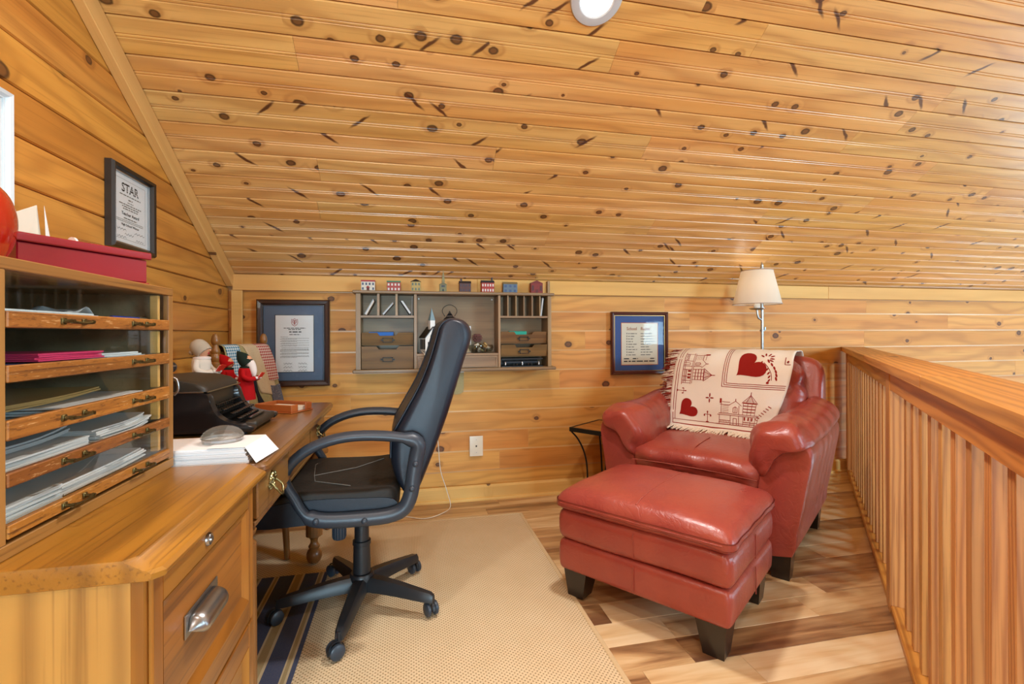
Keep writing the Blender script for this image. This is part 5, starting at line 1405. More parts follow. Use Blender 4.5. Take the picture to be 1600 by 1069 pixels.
obj('wreath', MB().tube([(0.015*math.cos(R(a)), -hd-0.002, 0.105+0.015*math.sin(R(a))) for a in range(0, 360, 24)], 0.003, 6, True), plain('wreath_green', '#6f8f62', 0.8), cu, 60)
st_ = obj('steeple', MB().b2(-0.016, 0.016, -hd+0.002, -hd+0.034, hh+0.03, hh+0.106), MATS['white_gloss'], cu)
obj('spire', MB().lathe([(0.026, 0), (0.022, 0.006), (0.0, 0.078)], 4, (0, -hd+0.018, hh+0.1065), Matrix.Rotation(R(45), 4, 'Z')), plain('spire_blue', '#7f98a0', 0.5), st_)
# black lantern
ln = thing('candle_lantern', 'black metal lantern with pagoda roof and wire handle on the centre shelf', 'lantern', (0.270, 3.045, 0.9705))
for s in (-1, 1):
    for q in (-1, 1): obj('corner_post', MB().b2(s*0.040-0.003, s*0.040+0.003, q*0.040-0.003, q*0.040+0.003, 0.012, 0.185), MATS['black_iron'], ln)
obj('base', MB().b2(-0.05, 0.05, -0.05, 0.05, 0, 0.0115, 0.002), MATS['black_iron'], ln)
obj('roof', MB().lathe([(0.086, 0.186), (0.084, 0.190), (0.062, 0.205), (0.060, 0.209), (0.046, 0.222), (0.030, 0.230), (0.028, 0.236), (0.012, 0.252), (0.006, 0.262), (0.0, 0.268)], 4, (0, 0, 0), Matrix.Rotation(R(45), 4, 'Z')), MATS['black_paint'], ln)
for (x0, x1, ya, yb_) in ((-0.037, 0.037, -0.041, -0.039), (-0.037, 0.037, 0.039, 0.041)): obj('glass_pane', MB().b2(x0, x1, ya, yb_, 0.013, 0.184), MATS['pane'], ln)
obj('handle', MB().tube(smoothpts([(-0.030, 0, 0.232), (-0.046, 0, 0.262), (-0.036, 0, 0.290), (0, 0, 0.306), (0.036, 0, 0.290), (0.046, 0, 0.262), (0.030, 0, 0.232)], 4), 0.0018, 6), MATS['black_iron'], ln, 60)
obj('candle', MB().lathe([(0, 0.012), (0.022, 0.012), (0.022, 0.15), (0.018, 0.154), (0, 0.152)], 16), MATS['white_gloss'], ln, 40)
ln.location = (0.262, 3.05, 0.9705)
# card with bird
cr = thing('picture_card', 'white card with small red bird standing behind the office chair top', 'card', (0.352, 3.105, 0.9705))
obj('card_leaf', MB().b2(-0.052, 0.052, -0.001, 0.001, 0, 0.172), MATS['white_paper'], cr)
obj('bird', MB().mesh([(0.028, -0.0015, 0.150), (0.044, -0.0015, 0.163), (0.041, -0.0015, 0.152), (0.030, -0.0015, 0.146)], [(0, 1, 2, 3)]), MATS['ink_red'], cr)
obj('meadow', MB().mesh([(-0.05, -0.0014, 0.002), (0.05, -0.0014, 0.002), (0.05, -0.0014, 0.062), (0.02, -0.0014, 0.072), (-0.01, -0.0014, 0.058), (-0.05, -0.0014, 0.066)], [(0, 1, 2, 3, 4, 5)]), MATS['quilt_cream'], cr)
mb = MB(); put_line(mb, 0.004, 0.036, 0.10, 0.006, lambda a, b: Vector((a, -0.0015, b)), seed=9); put_line(mb, 0.004, 0.028, 0.115, 0.006, lambda a, b: Vector((a, -0.0015, b)), seed=8)
obj('card_print', mb, MATS['ink'], cr)
# glass bowl with potpourri
gb = thing('glass_bowl', 'cut glass bowl filled with potpourri on the centre shelf', 'bowl', (0.462, 3.055, 0.9705))
def facet(a, r, z): return r*(1+0.05*math.cos(a*14))
obj('bowl', MB().lathe([(0, 0), (0.05, 0), (0.068, 0.010), (0.078, 0.030), (0.076, 0.048), (0.072, 0.050), (0.070, 0.030), (0.055, 0.010), (0, 0.007)], 56, (0, 0, 0), None, facet), MATS['clear_glass'], gb, 30)
rnd = random.Random(5)
for i in range(26):
    a = rnd.uniform(0, 6.28); q = 0.046*rnd.random()**0.5; z_ = 0.018+rnd.random()*0.04
    o = obj('petal', MB().rbox((0, 0, 0), (0.013, 0.011, 0.006), 0.005, 3), MATS[('cream_paper', 'manila', 'quilt_sage', 'stem_brown')[i % 4]], gb, 60)
    o.location = (q*math.cos(a), q*math.sin(a), z_); o.rotation_euler = (rnd.uniform(-1, 1), rnd.uniform(-1, 1), rnd.uniform(0, 3))
pcn = thing('pine_cone', 'round reddish pine cone ball resting on the potpourri bowl', 'pine cone', (0.438, 3.06, 1.037))
mb = MB()
for r_ in range(5):
    for k in range(10):
        a = 2*math.pi*(k+0.5*(r_ % 2))/10; b = R(-60+30*r_)
        mb.rbox((0.026*math.cos(b)*math.cos(a), 0.026*math.cos(b)*math.sin(a), 0.028+0.024*math.sin(b)), (0.009, 0.007, 0.005), 0.004, 2)
obj('scales', mb, plain('cone_red', '#5e2a1f', 0.6), pcn, 50)
obj('core', MB().rbox((0, 0, 0.028), (0.024, 0.024, 0.023), 0.022, 4), MATS['stem_brown'], pcn, 60)

# ---- miniature buildings on the top board
TZ = 1.3545
MINI = 'miniature painted buildings on the organizer'
def mini(label, x0, x1, h, wall, roof, rtype, wins, wincol, y=3.045, dep=0.034, door=None, extra=None, hw_=None):
    w = x1-x0; m = thing('miniature_building', label, 'model', ((x0+x1)/2, y, TZ), group=MINI)
    wm = plain('mini_'+wall[1:], wall, 0.6, nz=0.12, nscale=60); rm = plain('mini_roof_'+roof[1:], roof, 0.6)
    bh = h*(0.80 if rtype != 'flat' else 0.86)
    obj('walls', MB().b2(-w/2, w/2, -dep/2, dep/2, 0, bh, 0.0008), wm, m)
    if rtype == 'flat': obj('roof', MB().b2(-w/2-0.001, w/2+0.001, -dep/2-0.0015, dep/2, bh, h, 0.0008), rm, m)
    elif rtype == 'side':  # ridge along x
        obj('roof', MB().prism([(-dep/2-0.003, bh), (dep/2+0.002, bh), (0, h)], -w/2-0.002, w/2+0.002, Matrix(((0, 0, 1, 0), (1, 0, 0, 0), (0, 1, 0, 0), (0, 0, 0, 1)))), rm, m)
    elif rtype == 'gable':
        obj('roof', MB().prism([(-w/2-0.002, bh-0.002), (w/2+0.002, bh-0.002), (0, h)], -dep/2, dep/2, Matrix(((1, 0, 0, 0), (0, 0, 1, 0), (0, 1, 0, 0), (0, 0, 0, 1)))), rm, m)
    elif rtype == 'hip':
        obj('roof', MB().loft([[Vector((-w/2-0.003, -dep/2-0.003, bh)), Vector((w/2+0.003, -dep/2-0.003, bh)), Vector((w/2+0.003, dep/2, bh)), Vector((-w/2-0.003, dep/2, bh))],
                               [Vector((-w*0.08, -0.003, h)), Vector((w*0.08, -0.003, h)), Vector((w*0.08, 0.003, h)), Vector((-w*0.08, 0.003, h))]]), rm, m)
    nx, nz_ = wins
    wc = plain('mini_win_'+wincol[1:], wincol, 0.5)
    for i in range(nx):
        for j in range(nz_):
            ww = w/nx*0.5; wh = bh/nz_*0.5
            cx = -w/2+w*(i+0.5)/nx; cz = bh*(j+0.5)/nz_
            if door and j == 0 and abs(cx) < w*0.14: continue
            obj('window', MB().b2(cx-ww/2, cx+ww/2, -dep/2-0.0012, -dep/2+0.001, cz-wh/2, cz+wh/2), wc, m)
    if door: obj('door', MB().b2(-w*0.1, w*0.1, -dep/2-0.0016, -dep/2+0.001, 0, bh*0.38), plain('mini_door_'+door[1:], door, 0.6), m)
    return m
m = mini('white miniature house with red flat roof and red porch gable', -0.272, -0.192, 0.066, '#d8d2c4', '#a8323a', 'flat', (4, 2), '#3d4a63', door='#5f2a24')
obj('porch_gable', MB().prism([(-0.013, 0.020), (0.013, 0.020), (0, 0.032)], -0.022, -0.0172, Matrix(((1, 0, 0, 0), (0, 0, 1, 0), (0, 1, 0, 0), (0, 0, 0, 1)))), plain('mini_porch', '#a23a30', 0.6), m)
mini('red brick miniature shop with green cornice and white windows', -0.121, -0.040, 0.064, '#a8453f', '#3c7a5c', 'flat', (4, 2), '#d8d4cc')
m = mini('yellow miniature house with black hipped roof', 0.024, 0.081, 0.078, '#b39a5c', '#2a2624', 'hip', (3, 2), '#5f6a58')
m = mini('tall grey-green miniature church with pointed steeple', 0.199, 0.241, 0.062, '#7d7a58', '#6d6a4c', 'gable', (1, 2), '#2f3640', door='#1f2a30')
obj('spire', MB().lathe([(0.012, 0), (0.012, 0.018), (0.014, 0.019), (0.0, 0.094)], 4, (0.002, 0, 0.050), Matrix.Rotation(R(45), 4, 'Z')), plain('mini_spire', '#8a8560', 0.6), m)
m = mini('dark maroon miniature inn with black roof and left chimney', 0.322, 0.395, 0.073, '#5a3530', '#2e2a2c', 'side', (4, 2), '#3a2c38')
obj('chimney', MB().b2(-0.030, -0.018, -0.004, 0.006, 0.062, 0.088), plain('mini_ch1', '#4a3a34', 0.6), m)
m = mini('bright red miniature house with charcoal roof and white windows', 0.463, 0.545, 0.080, '#a33028', '#33363a', 'side', (5, 2), '#d9d2c8')
obj('chimney', MB().b2(0.024, 0.033, -0.004, 0.006, 0.068, 0.098), plain('mini_ch2', '#2b2c30', 0.6), m)
mini('slate blue miniature house with tan roof', 0.604, 0.697, 0.073, '#5d7080', '#8a7a52', 'side', (3, 2), '#3b4f78')
m = mini('red miniature schoolhouse with gable front and double door', 0.787, 0.868, 0.086, '#7d2420', '#6d1f1c', 'gable', (3, 1), '#4a1714', door='#5a1a17')
# stocking hung under the organizer, white cord
sk = thing('stocking', 'small tan felt stocking hanging below the organizer', 'stocking', (0.325, YB-0.0175, 0.700))
pts = [(-0.012, 0.150), (0.034, 0.150), (0.034, 0.04), (0.030, 0.012), (0.012, 0.0), (-0.022, -0.004), (-0.036, 0.004), (-0.036, 0.018), (-0.022, 0.028), (-0.010, 0.05)]
obj('sock', MB().prism(pts, 0.0, 0.014, Matrix(((1, 0, 0, 0), (0, 0, -1, 0), (0, 1, 0, 0), (0, 0, 0, 1))), 0.004), MATS['stocking'], sk, 50)
obj('cuff', MB().b2(-0.014, 0.036, -0.016, 0.0, 0.138, 0.156, 0.003), MATS['doll_white'], sk)
cdm = plain('white_cord', '#e2dccb', 0.5)
ca = smoothpts([(0.085, 3.03, 0.985), (0.092, 3.0, 0.980), (0.105, 2.972, 0.962), (0.112, 2.966, 0.92), (0.108, 2.966, 0.86), (0.125, 2.985, 0.78), (0.165, 3.06, 0.60), (0.19, 3.11, 0.40), (0.205, 3.12, 0.22), (0.24, 3.10, 0.10), (0.262, 3.04, 0.006), (0.20, 2.93, 0.005), (0.10, 2.87, 0.005), (0.0, 2.92, 0.005), (-0.12, 3.00, 0.005), (-0.3, 3.06, 0.005)], 5)
tag(obj('lamp_cord', MB().tube(ca, 0.0028, 8), cdm, None, 60), 'thin white cord running from the church model down to the floor', 'cord')
# phone jack plate
jk = thing('wall_plate', 'cream phone jack wall plate low on the pine wall', 'wall plate', (0.441, YB-0.0175, 0.353))
obj('plate', MB().b2(-0.044, 0.044, -0.006, 0.0, -0.066, 0.066, 0.003, 2), MATS['white_plate'], jk, 40)
obj('jack', MB().b2(-0.0045, 0.0045, -0.0068, -0.005, -0.006, 0.005), MATS['dark_hole'], jk)
for z in (-0.042, 0.042): obj('screw', MB().lathe([(0, 0.001), (0.0028, 0.0006), (0.003, -0.001), (0, -0.001)], 10, (0, -0.0062, z), Matrix.Rotation(R(90), 4, 'X')), MATS['steel'], jk, 40)
# ================================================================== rugs
rg = thing('jute_rug', 'large beige flat-woven jute rug under the desk and office chair', 'rug', (-0.12, 1.70, 0.0005))
RX0, RX1, RY0, RY1 = -0.98, 0.674, 0.62, 2.838
obj('weave', MB().b2(RX0+0.12+0.018, RX1+0.12-0.018, RY0-1.70+0.018, RY1-1.70-0.018, 0, 0.006), MATS['jute_rug'], rg)
for q in ((RX0, RX1, RY0, RY0+0.018), (RX0, RX1, RY1-0.018, RY1), (RX0, RX0+0.018, RY0+0.018, RY1-0.018), (RX1-0.018, RX1, RY0+0.018, RY1-0.018)):
    obj('binding', MB().b2(q[0]+0.12, q[1]+0.12, q[2]-1.70, q[3]-1.70, 0, 0.0075, 0.002), MATS['jute_edge'], rg)
sr = tag(obj('striped_rug', MB().b2(0, 0.62, 0, 1.75, 0, 0.0028), MATS['striped_rug']), 'navy and sand striped cotton runner lying on the jute rug', 'rug')
sr.location = (-0.976, 0.565, 0.0082)

# ================================================================== office chair (faces the desk, -x)
oc = thing('office_chair', 'high-back black leather office chair with loop armrests and five-star caster base', 'chair', (-0.180, 1.995, 0.0112))
Z0 = 0.0112
def V(x, y, z): return Vector((x+0.180, y-1.995, z-Z0))
# base: hub, five legs, casters
obj('hub', MB().lathe([(0, 0.075), (0.040, 0.075), (0.047, 0.082), (0.047, 0.128), (0.042, 0.135), (0, 0.136)], 28), MATS['black_plastic'], oc, 40)
for k in range(5):
    a = R(189+72*k); ca, sa = math.cos(a), math.sin(a)
    rings = []
    for t, r_ in ((0.0, 0.036), (0.15, 0.085), (0.5, 0.17), (0.8, 0.25), (0.95, 0.295), (1.0, 0.308)):
        w = 0.030-0.010*t if t < 0.95 else 0.017; zt_ = 0.124-0.036*t**1.4; h = 0.052-0.020*t
        if t == 1.0: zt_ -= 0.006; h -= 0.006; w = 0.012
        sec = [(-w, 0), (-w*0.9, h*0.7), (-w*0.55, h), (w*0.55, h), (w*0.9, h*0.7), (w, 0)]
        rings.append([Vector((r_*ca-s*sa, r_*sa+s*ca, zt_-h+z)) for s, z in sec])
    lg = obj('leg', MB().loft(rings), MATS['black_plastic'], oc, 35)
    cx, cy_ = 0.303*ca, 0.303*sa
    cs = obj('caster', MB().tube([(cx, cy_, 0.085), (cx, cy_, 0.045)], 0.007, 10), MATS['black_plastic'], oc, 40)
    b = a+R((35, -50, 140, 80, 20)[k]); ax = Vector((-math.sin(b), math.cos(b), 0))
    c0 = Vector((cx+0.012*math.cos(b), cy_+0.012*math.sin(b), 0.0265))
    for s in (-1, 1):
        m = Matrix.Rotation(b, 4, 'Z') @ Matrix.Rotation(R(90), 4, 'X')
        obj('wheel', MB().lathe([(0, -0.009), (0.020, -0.009), (0.0255, -0.005), (0.0262, 0.0), (0.0255, 0.005), (0.020, 0.009), (0, 0.010)], 22, c0+ax*s*0.0155, m), MATS['slate_plastic'], cs, 40)
    rings = []
    for t in range(0, 9):
        an = R(-20+t*25); rings.append([c0+ax*w_+(Vector((math.cos(b), math.sin(b), 0))*math.cos(an)+Vector((0, 0, 1))*math.sin(an))*r_ for w_, r_ in ((-0.005, 0.0268), (-0.005, 0.030), (0.005, 0.030), (0.005, 0.0268))])
    obj('hood', MB().loft(rings), MATS['black_plastic'], cs, 40)
obj('gas_lift', MB().lathe([(0.0, 0.137), (0.034, 0.137), (0.032, 0.245), (0.035, 0.247), (0.035, 0.262), (0.028, 0.264), (0.0275, 0.36), (0, 0.36)], 28), MATS['black_plastic'], oc, 40)
obj('tilt_plate', MB().b2(-0.13, 0.13, -0.09, 0.09, 0.361, 0.40, 0.006), MATS['black_iron'], oc)
def knurl(a, r, z): return r*(1+0.05*math.cos(a*18))
obj('tension_knob', MB().lathe([(0, 0.275), (0.022, 0.275), (0.026, 0.285), (0.026, 0.335), (0.012, 0.34), (0.012, 0.362), (0, 0.362)], 54, (-0.085, 0, 0), None, knurl), MATS['slate_plastic'], oc, 30)
# seat: waterfall front, sewn quarters
seatp = [(-0.500, 0.440), (-0.517, 0.470), (-0.510, 0.500), (-0.48, 0.528), (-0.42, 0.548), (-0.33, 0.552), (-0.22, 0.548), (-0.12, 0.548), (-0.055, 0.552), (-0.03, 0.535), (-0.028, 0.49), (-0.04, 0.455), (-0.10, 0.445), (-0.25, 0.445), (-0.40, 0.440)]
sp = [(p.x, p.z) for p in smoothpts([(a, 0, b) for a, b in seatp], 3, True)]
def lofty(prof, y0_, y1_, n=5, pw=6, nst=24, cx=None, cz=None, ends=0.55, bulge=None):
    """closed (x,z) profile swept along y, the ends drawn in like an upholstered edge"""
    cx = sum(p[0] for p in prof)/len(prof) if cx is None else cx; cz = sum(p[1] for p in prof)/len(prof) if cz is None else cz
    rings = []
    for i in range(nst+1):
        th = math.pi*i/nst; t = -math.cos(th); y = (y0_+y1_)/2+t*(y1_-y0_)/2
        k = ends+(1-ends)*(max(0.0, 1-abs(t)**pw))**(1/2.5)
        rings.append([V(cx+(x-cx)*k, y, cz+(z-cz)*k + (bulge(x, t) if bulge else 0)) for x, z in prof])
    return rings
st = obj('seat', MB().loft(lofty(sp, 1.742, 2.248, pw=10, ends=0.80, cz=0.49, bulge=lambda x, t: 0.006*math.cos(t*1.5))), MATS['seat_fabric'], oc, 60)
obj('seam', MB().tube([V(-0.20, 1.79, 0.553), V(-0.33, 1.86, 0.556), V(-0.345, 1.93, 0.5575)], 0.0016, 6), MATS['ink_soft'], st, 60)
obj('seam', MB().tube([V(-0.345, 1.93, 0.5575), V(-0.20, 2.02, 0.5555), V(-0.10, 2.14, 0.556)], 0.0016, 6), MATS['ink_soft'], st, 60)
obj('seam', MB().tube([V(-0.345, 1.93, 0.5575), V(-0.37, 2.10, 0.556), V(-0.30, 2.22, 0.549)], 0.0016, 6), MATS['ink_soft'], st, 60)
sidep = smoothpts([(-0.500, 0, 0.442), (-0.505, 0, 0.485), (-0.47, 0, 0.508), (-0.40, 0, 0.522), (-0.30, 0, 0.527), (-0.15, 0, 0.522), (-0.05, 0, 0.512), (-0.045, 0, 0.470), (-0.15, 0, 0.448), (-0.32, 0, 0.444)], 3, True)
for y in (1.7415, 2.2485):
    obj('seat_border', MB().loft([[V(p.x, y-0.004*q, p.z) for p in sidep] for q in (-1, 1)]), MATS['black_leather'], oc, 60)
# backrest
backp = [(0.000, 0.500), (-0.040, 0.56), (-0.062, 0.640), (-0.058, 0.72), (-0.014, 0.80), (0.044, 0.90), (0.086, 1.00), (0.112, 1.085), (0.128, 1.132), (0.165, 1.155), (0.216, 1.146), (0.244, 1.115), (0.246, 1.070), (0.222, 1.00), (0.190, 0.90), (0.155, 0.79), (0.118, 0.69), (0.082, 0.60), (0.052, 0.53), (0.024, 0.495)]
bp = [(p.x, p.z) for p in smoothpts([(a, 0, b) for a, b in backp], 3, True)]
def backrings():
    rings = []; nst = 26
    for i in range(nst+1):
        th = math.pi*i/nst; t = -math.cos(th)
        ring = []
        for x, z in bp:
            hw = 0.235-0.030*((z-0.5)/0.65)**2
            y = 1.995+t*hw
            # thickness shrinks to a rounded edge
            xm = 0.03+0.235*(z-0.55) if z > 0.55 else 0.03
            k = 0.56+0.44*(max(0.0, 1-abs(t)**6))**0.42
            kz = 0.95+0.05*(max(0.0, 1-abs(t)**4))**0.5
            wrap = 0.03*t*t        # the lumbar wraps forward a touch
            ring.append(V(xm+(x-xm)*k-wrap*0.3, y, 0.80+(z-0.80)*kz))
        rings.append(ring)
    return rings
bk2 = obj('backrest', MB().loft(backrings()), MATS['black_leather'], oc, 60)
# piping along the near and far side edges and across the lower back panel
for s in (-1, 1):
    pts = []
    for (x, z) in backp[2:11]:
        hw = 0.235-0.030*((z-0.5)/0.65)**2; t = s*0.90
        xm = 0.03+0.235*(z-0.55); k = 0.56+0.44*(1-0.9**6)**0.42
        pts.append(V(xm+(x-xm)*k-0.012, 1.995+t*hw, 0.80+(z-0.80)*0.97))
    obj('piping', MB().tube(smoothpts(pts, 3), 0.0042, 8), MATS['black_leather'], bk2, 60)
# loop armrests
loop = [(0.036, 0.700, 1.3), (0.010, 0.722, 1.35), (-0.08, 0.738, 1.4), (-0.18, 0.742, 1.4), (-0.260, 0.730, 1.4), (-0.330, 0.702, 1.35), (-0.380, 0.660, 1.3), (-0.402, 0.618, 1.25), (-0.392, 0.582, 1.1), (-0.372, 0.545, 0.95), (-0.352, 0.505, 0.9), (-0.325, 0.475, 0.95), (-0.27, 0.460, 1.0), (-0.166, 0.457, 1.05), (-0.07, 0.460, 1.1), (-0.015, 0.480, 1.15), (0.010, 0.53, 1.15), (0.020, 0.60, 1.1), (0.030, 0.66, 1.1)]
for y in (1.722, 2.268):
    P3 = smoothpts([(x, w, z) for x, z, w in loop], 3, True)
    pts = [V(p.x, y, p.z) for p in P3]
    ar = obj('armrest', MB().tube(pts, 0.017, 14, True, [(p.y*1.25, 1.05 if p.z > 0.62 and p.x < 0.0 else (0.95 if p.x < -0.33 else 1.55)) for p in P3], up=(0, 1, 0)), MATS['slate_plastic'], oc, 50)
    for (x, z) in ((-0.300, 0.468), (-0.145, 0.457), (0.014, 0.555), (0.026, 0.640)):
        s = -1 if y < 2 else 1
        obj('bolt', MB().lathe([(0, 0.008), (0.006, 0.0072), (0.0095, 0.004), (0.0105, 0.0), (0, 0.0)], 16, V(x, y+s*0.0265, z), Matrix.Rotation(R(90 if s < 0 else -90), 4, 'X')), MATS['slate_plastic'], ar, 60)

# ================================================================== armchair (local: x across, -y front, z up)
AX, BX = Vector((0.603, -0.798, 0)), Vector((0.798, 0.603, 0))
RZC = math.atan2(-0.798, 0.603)
def loc_ab(a, b, z=0.0): return AX*a + BX*b + Vector((0, 0, z))
ac = thing('armchair', 'red leather armchair with rolled pillow arms and dark block feet', 'armchair', loc_ab(-0.865, 2.80), RZC)
LE = MATS['red_leather']
def sweep_soft(prof, f0, f1, place, nst=26, pw=5, ends=0.35, c0=None, wr=None):
    """closed 2D profile swept from f0 to f1, ends rounded off; place(u, w, t)->Vector"""
    cu_ = sum(p[0] for p in prof)/len(prof) if c0 is None else c0[0]; cw = sum(p[1] for p in prof)/len(prof) if c0 is None else c0[1]
    rings = []
    for i in range(nst+1):
        t = -math.cos(math.pi*i/nst); s = (f0+f1)/2+t*(f1-f0)/2
        k = ends+(1-ends)*(max(0.0, 1-abs(t)**pw))**0.42
        ring = []
        for j, (u, w) in enumerate(prof):
            d = wr(u, w, s, j/len(prof)) if wr else 0.0
            kk = k+d
            ring.append(place(cu_+(u-cu_)*kk, cw+(w-cw)*kk, s))
        rings.append(ring)
    return rings
def closed(pts, n=3): return [(p.x, p.z) for p in smoothpts([(a, 0, b) for a, b in pts], n, True)]
# seat deck and front rail
obj('front_rail', MB().rbox((0, -0.385, 0.245), (0.30, 0.045, 0.125), 0.02, 8), LE, ac, 60)
obj('seat_deck', MB().b2(-0.30, 0.30, -0.34, 0.34, 0.13, 0.36), LE, ac)
# outer arm panels (front outline from the photograph, flared outwards) and soft arm pads
panel = [(0.285, 0.118), (0.430, 0.118), (0.452, 0.22), (0.474, 0.33), (0.492, 0.44), (0.508, 0.53), (0.508, 0.585), (0.485, 0.615), (0.445, 0.617), (0.395, 0.595), (0.345, 0.545), (0.310, 0.475), (0.292, 0.40), (0.286, 0.25)]
for s in (1, -1):
    rings = []
    pf = [(p.x, p.z) for p in smoothpts([(a, 0, b) for a, b in panel], 2, True)]
    for y, k in ((-0.448, 0.86), (-0.447, 0.93), (-0.437, 0.985), (-0.42, 1.0), (0.0, 1.0), (0.36, 1.0), (0.405, 0.98), (0.42, 0.92)):
        cxx, czz = 0.40, 0.36
        rings.append([Vector((s*(cxx+(x-cxx)*k), y, czz+(z-czz)*(1-(1-k)*0.35 if z > czz else 1-(1-k)*0.2))) for x, z in pf])
    obj('arm_panel', MB().loft(rings), LE, ac, 50)
    padp = closed([(0.262, 0.46), (0.242, 0.53), (0.250, 0.61), (0.290, 0.672), (0.350, 0.702), (0.420, 0.703), (0.475, 0.678), (0.505, 0.635), (0.500, 0.598), (0.455, 0.585), (0.40, 0.562), (0.355, 0.51), (0.335, 0.46), (0.31, 0.425), (0.278, 0.425)], 3)
    def wr(u, w, y, q, s=s):
        f_ = math.exp(-((y+0.40)/0.16)**2)
        return 0.075*f_*math.sin(q*6.28*6+y*16+s)*0.6 + 0.030*math.sin(y*38+q*9+s)*math.sin(q*6.28)**2*(0.5+f_) + 0.016*math.sin(y*71+q*19)
    def place(u, w, y, s=s):
        rise = 0.055*max(0.0, (y+0.1)/0.5) if w > 0.5 else 0.0
        bk_t = max(0.0, min(1.0, (y+0.32)/0.5))
        u = u + 0.085*bk_t*max(0.0, min(1.0, (0.43-u)/0.17)) + 0.022*bk_t*max(0.0, min(1.0, (u-0.42)/0.08))
        return Vector((s*u, y - 0.03*max(0, (w-0.5)/0.2)*(1 if y < -0.3 else 0), w+rise))
    obj('arm_pad', MB().loft(sweep_soft(padp, -0.475, 0.36, place, 46, 7, 0.45, (0.385, 0.575), wr)), LE, ac, 70)
# seat cushion
seat2 = closed([(-0.470, 0.425), (-0.478, 0.458), (-0.455, 0.492), (-0.38, 0.512), (-0.20, 0.522), (0.0, 0.518), (0.15, 0.510), (0.20, 0.480), (0.20, 0.40), (0.0, 0.385), (-0.25, 0.378), (-0.43, 0.378), (-0.462, 0.395)], 3)
def wr2(u, w, x, q): return 0.010*math.sin(x*30+q*21)*(1 if u < -0.35 else 0.2) + 0.006*math.sin(x*57+q*13)
sc = obj('seat_cushion', MB().loft(sweep_soft(seat2, -0.318, 0.318, lambda u, w, x: Vector((x, u, w+0.012*math.cos(x*4.5))), 34, 9, 0.75, (-0.14, 0.45), wr2)), LE, ac, 70)
stitch = plain('stitching', '#9c4a3c', 0.6)
obj('seam', MB().tube([Vector((0.0, u, w+0.0125)) for u, w in ((-0.476, 0.455), (-0.455, 0.494), (-0.38, 0.514), (-0.28, 0.520), (-0.18, 0.524))], 0.0022, 6), stitch, sc, 60)
obj('seam', MB().tube([Vector((-0.30+0.06*i, -0.4795+0.0035*abs(i-5)/5, 0.430+0.012*math.cos((-0.30+0.06*i)*4.5))) for i in range(11)], 0.0022, 6), stitch, sc, 60)
# back shell and pillow back
shell = closed([(0.20, 0.14), (0.21, 0.45), (0.27, 0.70), (0.325, 0.90), (0.345, 0.945), (0.385, 0.960), (0.425, 0.945), (0.44, 0.90), (0.43, 0.60), (0.42, 0.30), (0.42, 0.14)], 3)
obj('back_shell', MB().loft(sweep_soft(shell, -0.445, 0.445, lambda u, w, x: Vector((x*(1-0.05*max(0, (0.5-w)/0.4)), u, w)), 30, 10, 0.72, (0.32, 0.50))), LE, ac, 60)
FRONT = [(0.060, 0.49), (0.052, 0.56), (0.066, 0.64), (0.095, 0.73), (0.118, 0.79), (0.122, 0.835), (0.150, 0.90), (0.195, 0.952), (0.250, 0.972), (0.300, 0.962)]
pillow = closed(FRONT + [(0.330, 0.92), (0.325, 0.80), (0.285, 0.65), (0.23, 0.50), (0.14, 0.46)], 3)
def wr3(u, w, x, q):
    e = max(0.0, abs(x)-0.20)/0.17
    return 0.04*e*math.sin(w*75+x*6)*0.7 + 0.008*math.sin(x*40+w*30)
def pillow_place(u, w, x):
    return Vector((x*(1+0.05*math.exp(-((w-0.68)/0.12)**2)+0.03*math.exp(-((w-0.90)/0.06)**2)-0.05*math.exp(-((w-0.81)/0.025)**2)), u+0.03*(x/0.36)**4, w))
obj('back_pillow', MB().loft(sweep_soft(pillow, -0.365, 0.365, pillow_place, 40, 5, 0.35, (0.20, 0.71), wr3)), LE, ac, 70)
def block_foot(par, x, y, h, w0, w1, sx, sy, nm='foot', zf=0.0):
    mb = MB(); rings = []
    for z, w, o_ in ((zf, w0, 0.0), (h, w1, 0.0)):
        ins = (w1-w)
        x0, x1 = (x-sx*0, x-sx*w); ya, yb_ = (y, y-sy*w)
        ox, oy = -sx*ins*0.35, -sy*ins*0.35
        rings.append([Vector((x0+ox, ya+oy, z)), Vector((x1+ox, ya+oy, z)), Vector((x1+ox, yb_+oy, z)), Vector((x0+ox, yb_+oy, z))])
    mb.loft(rings); return obj(nm, mb, MATS['dark_wood_foot'], par)
for sx in (-1, 1):
    for sy, yy in ((-1, -0.425), (1, 0.40)): block_foot(ac, sx*0.425, yy, 0.125, 0.07, 0.10, sx, sy)

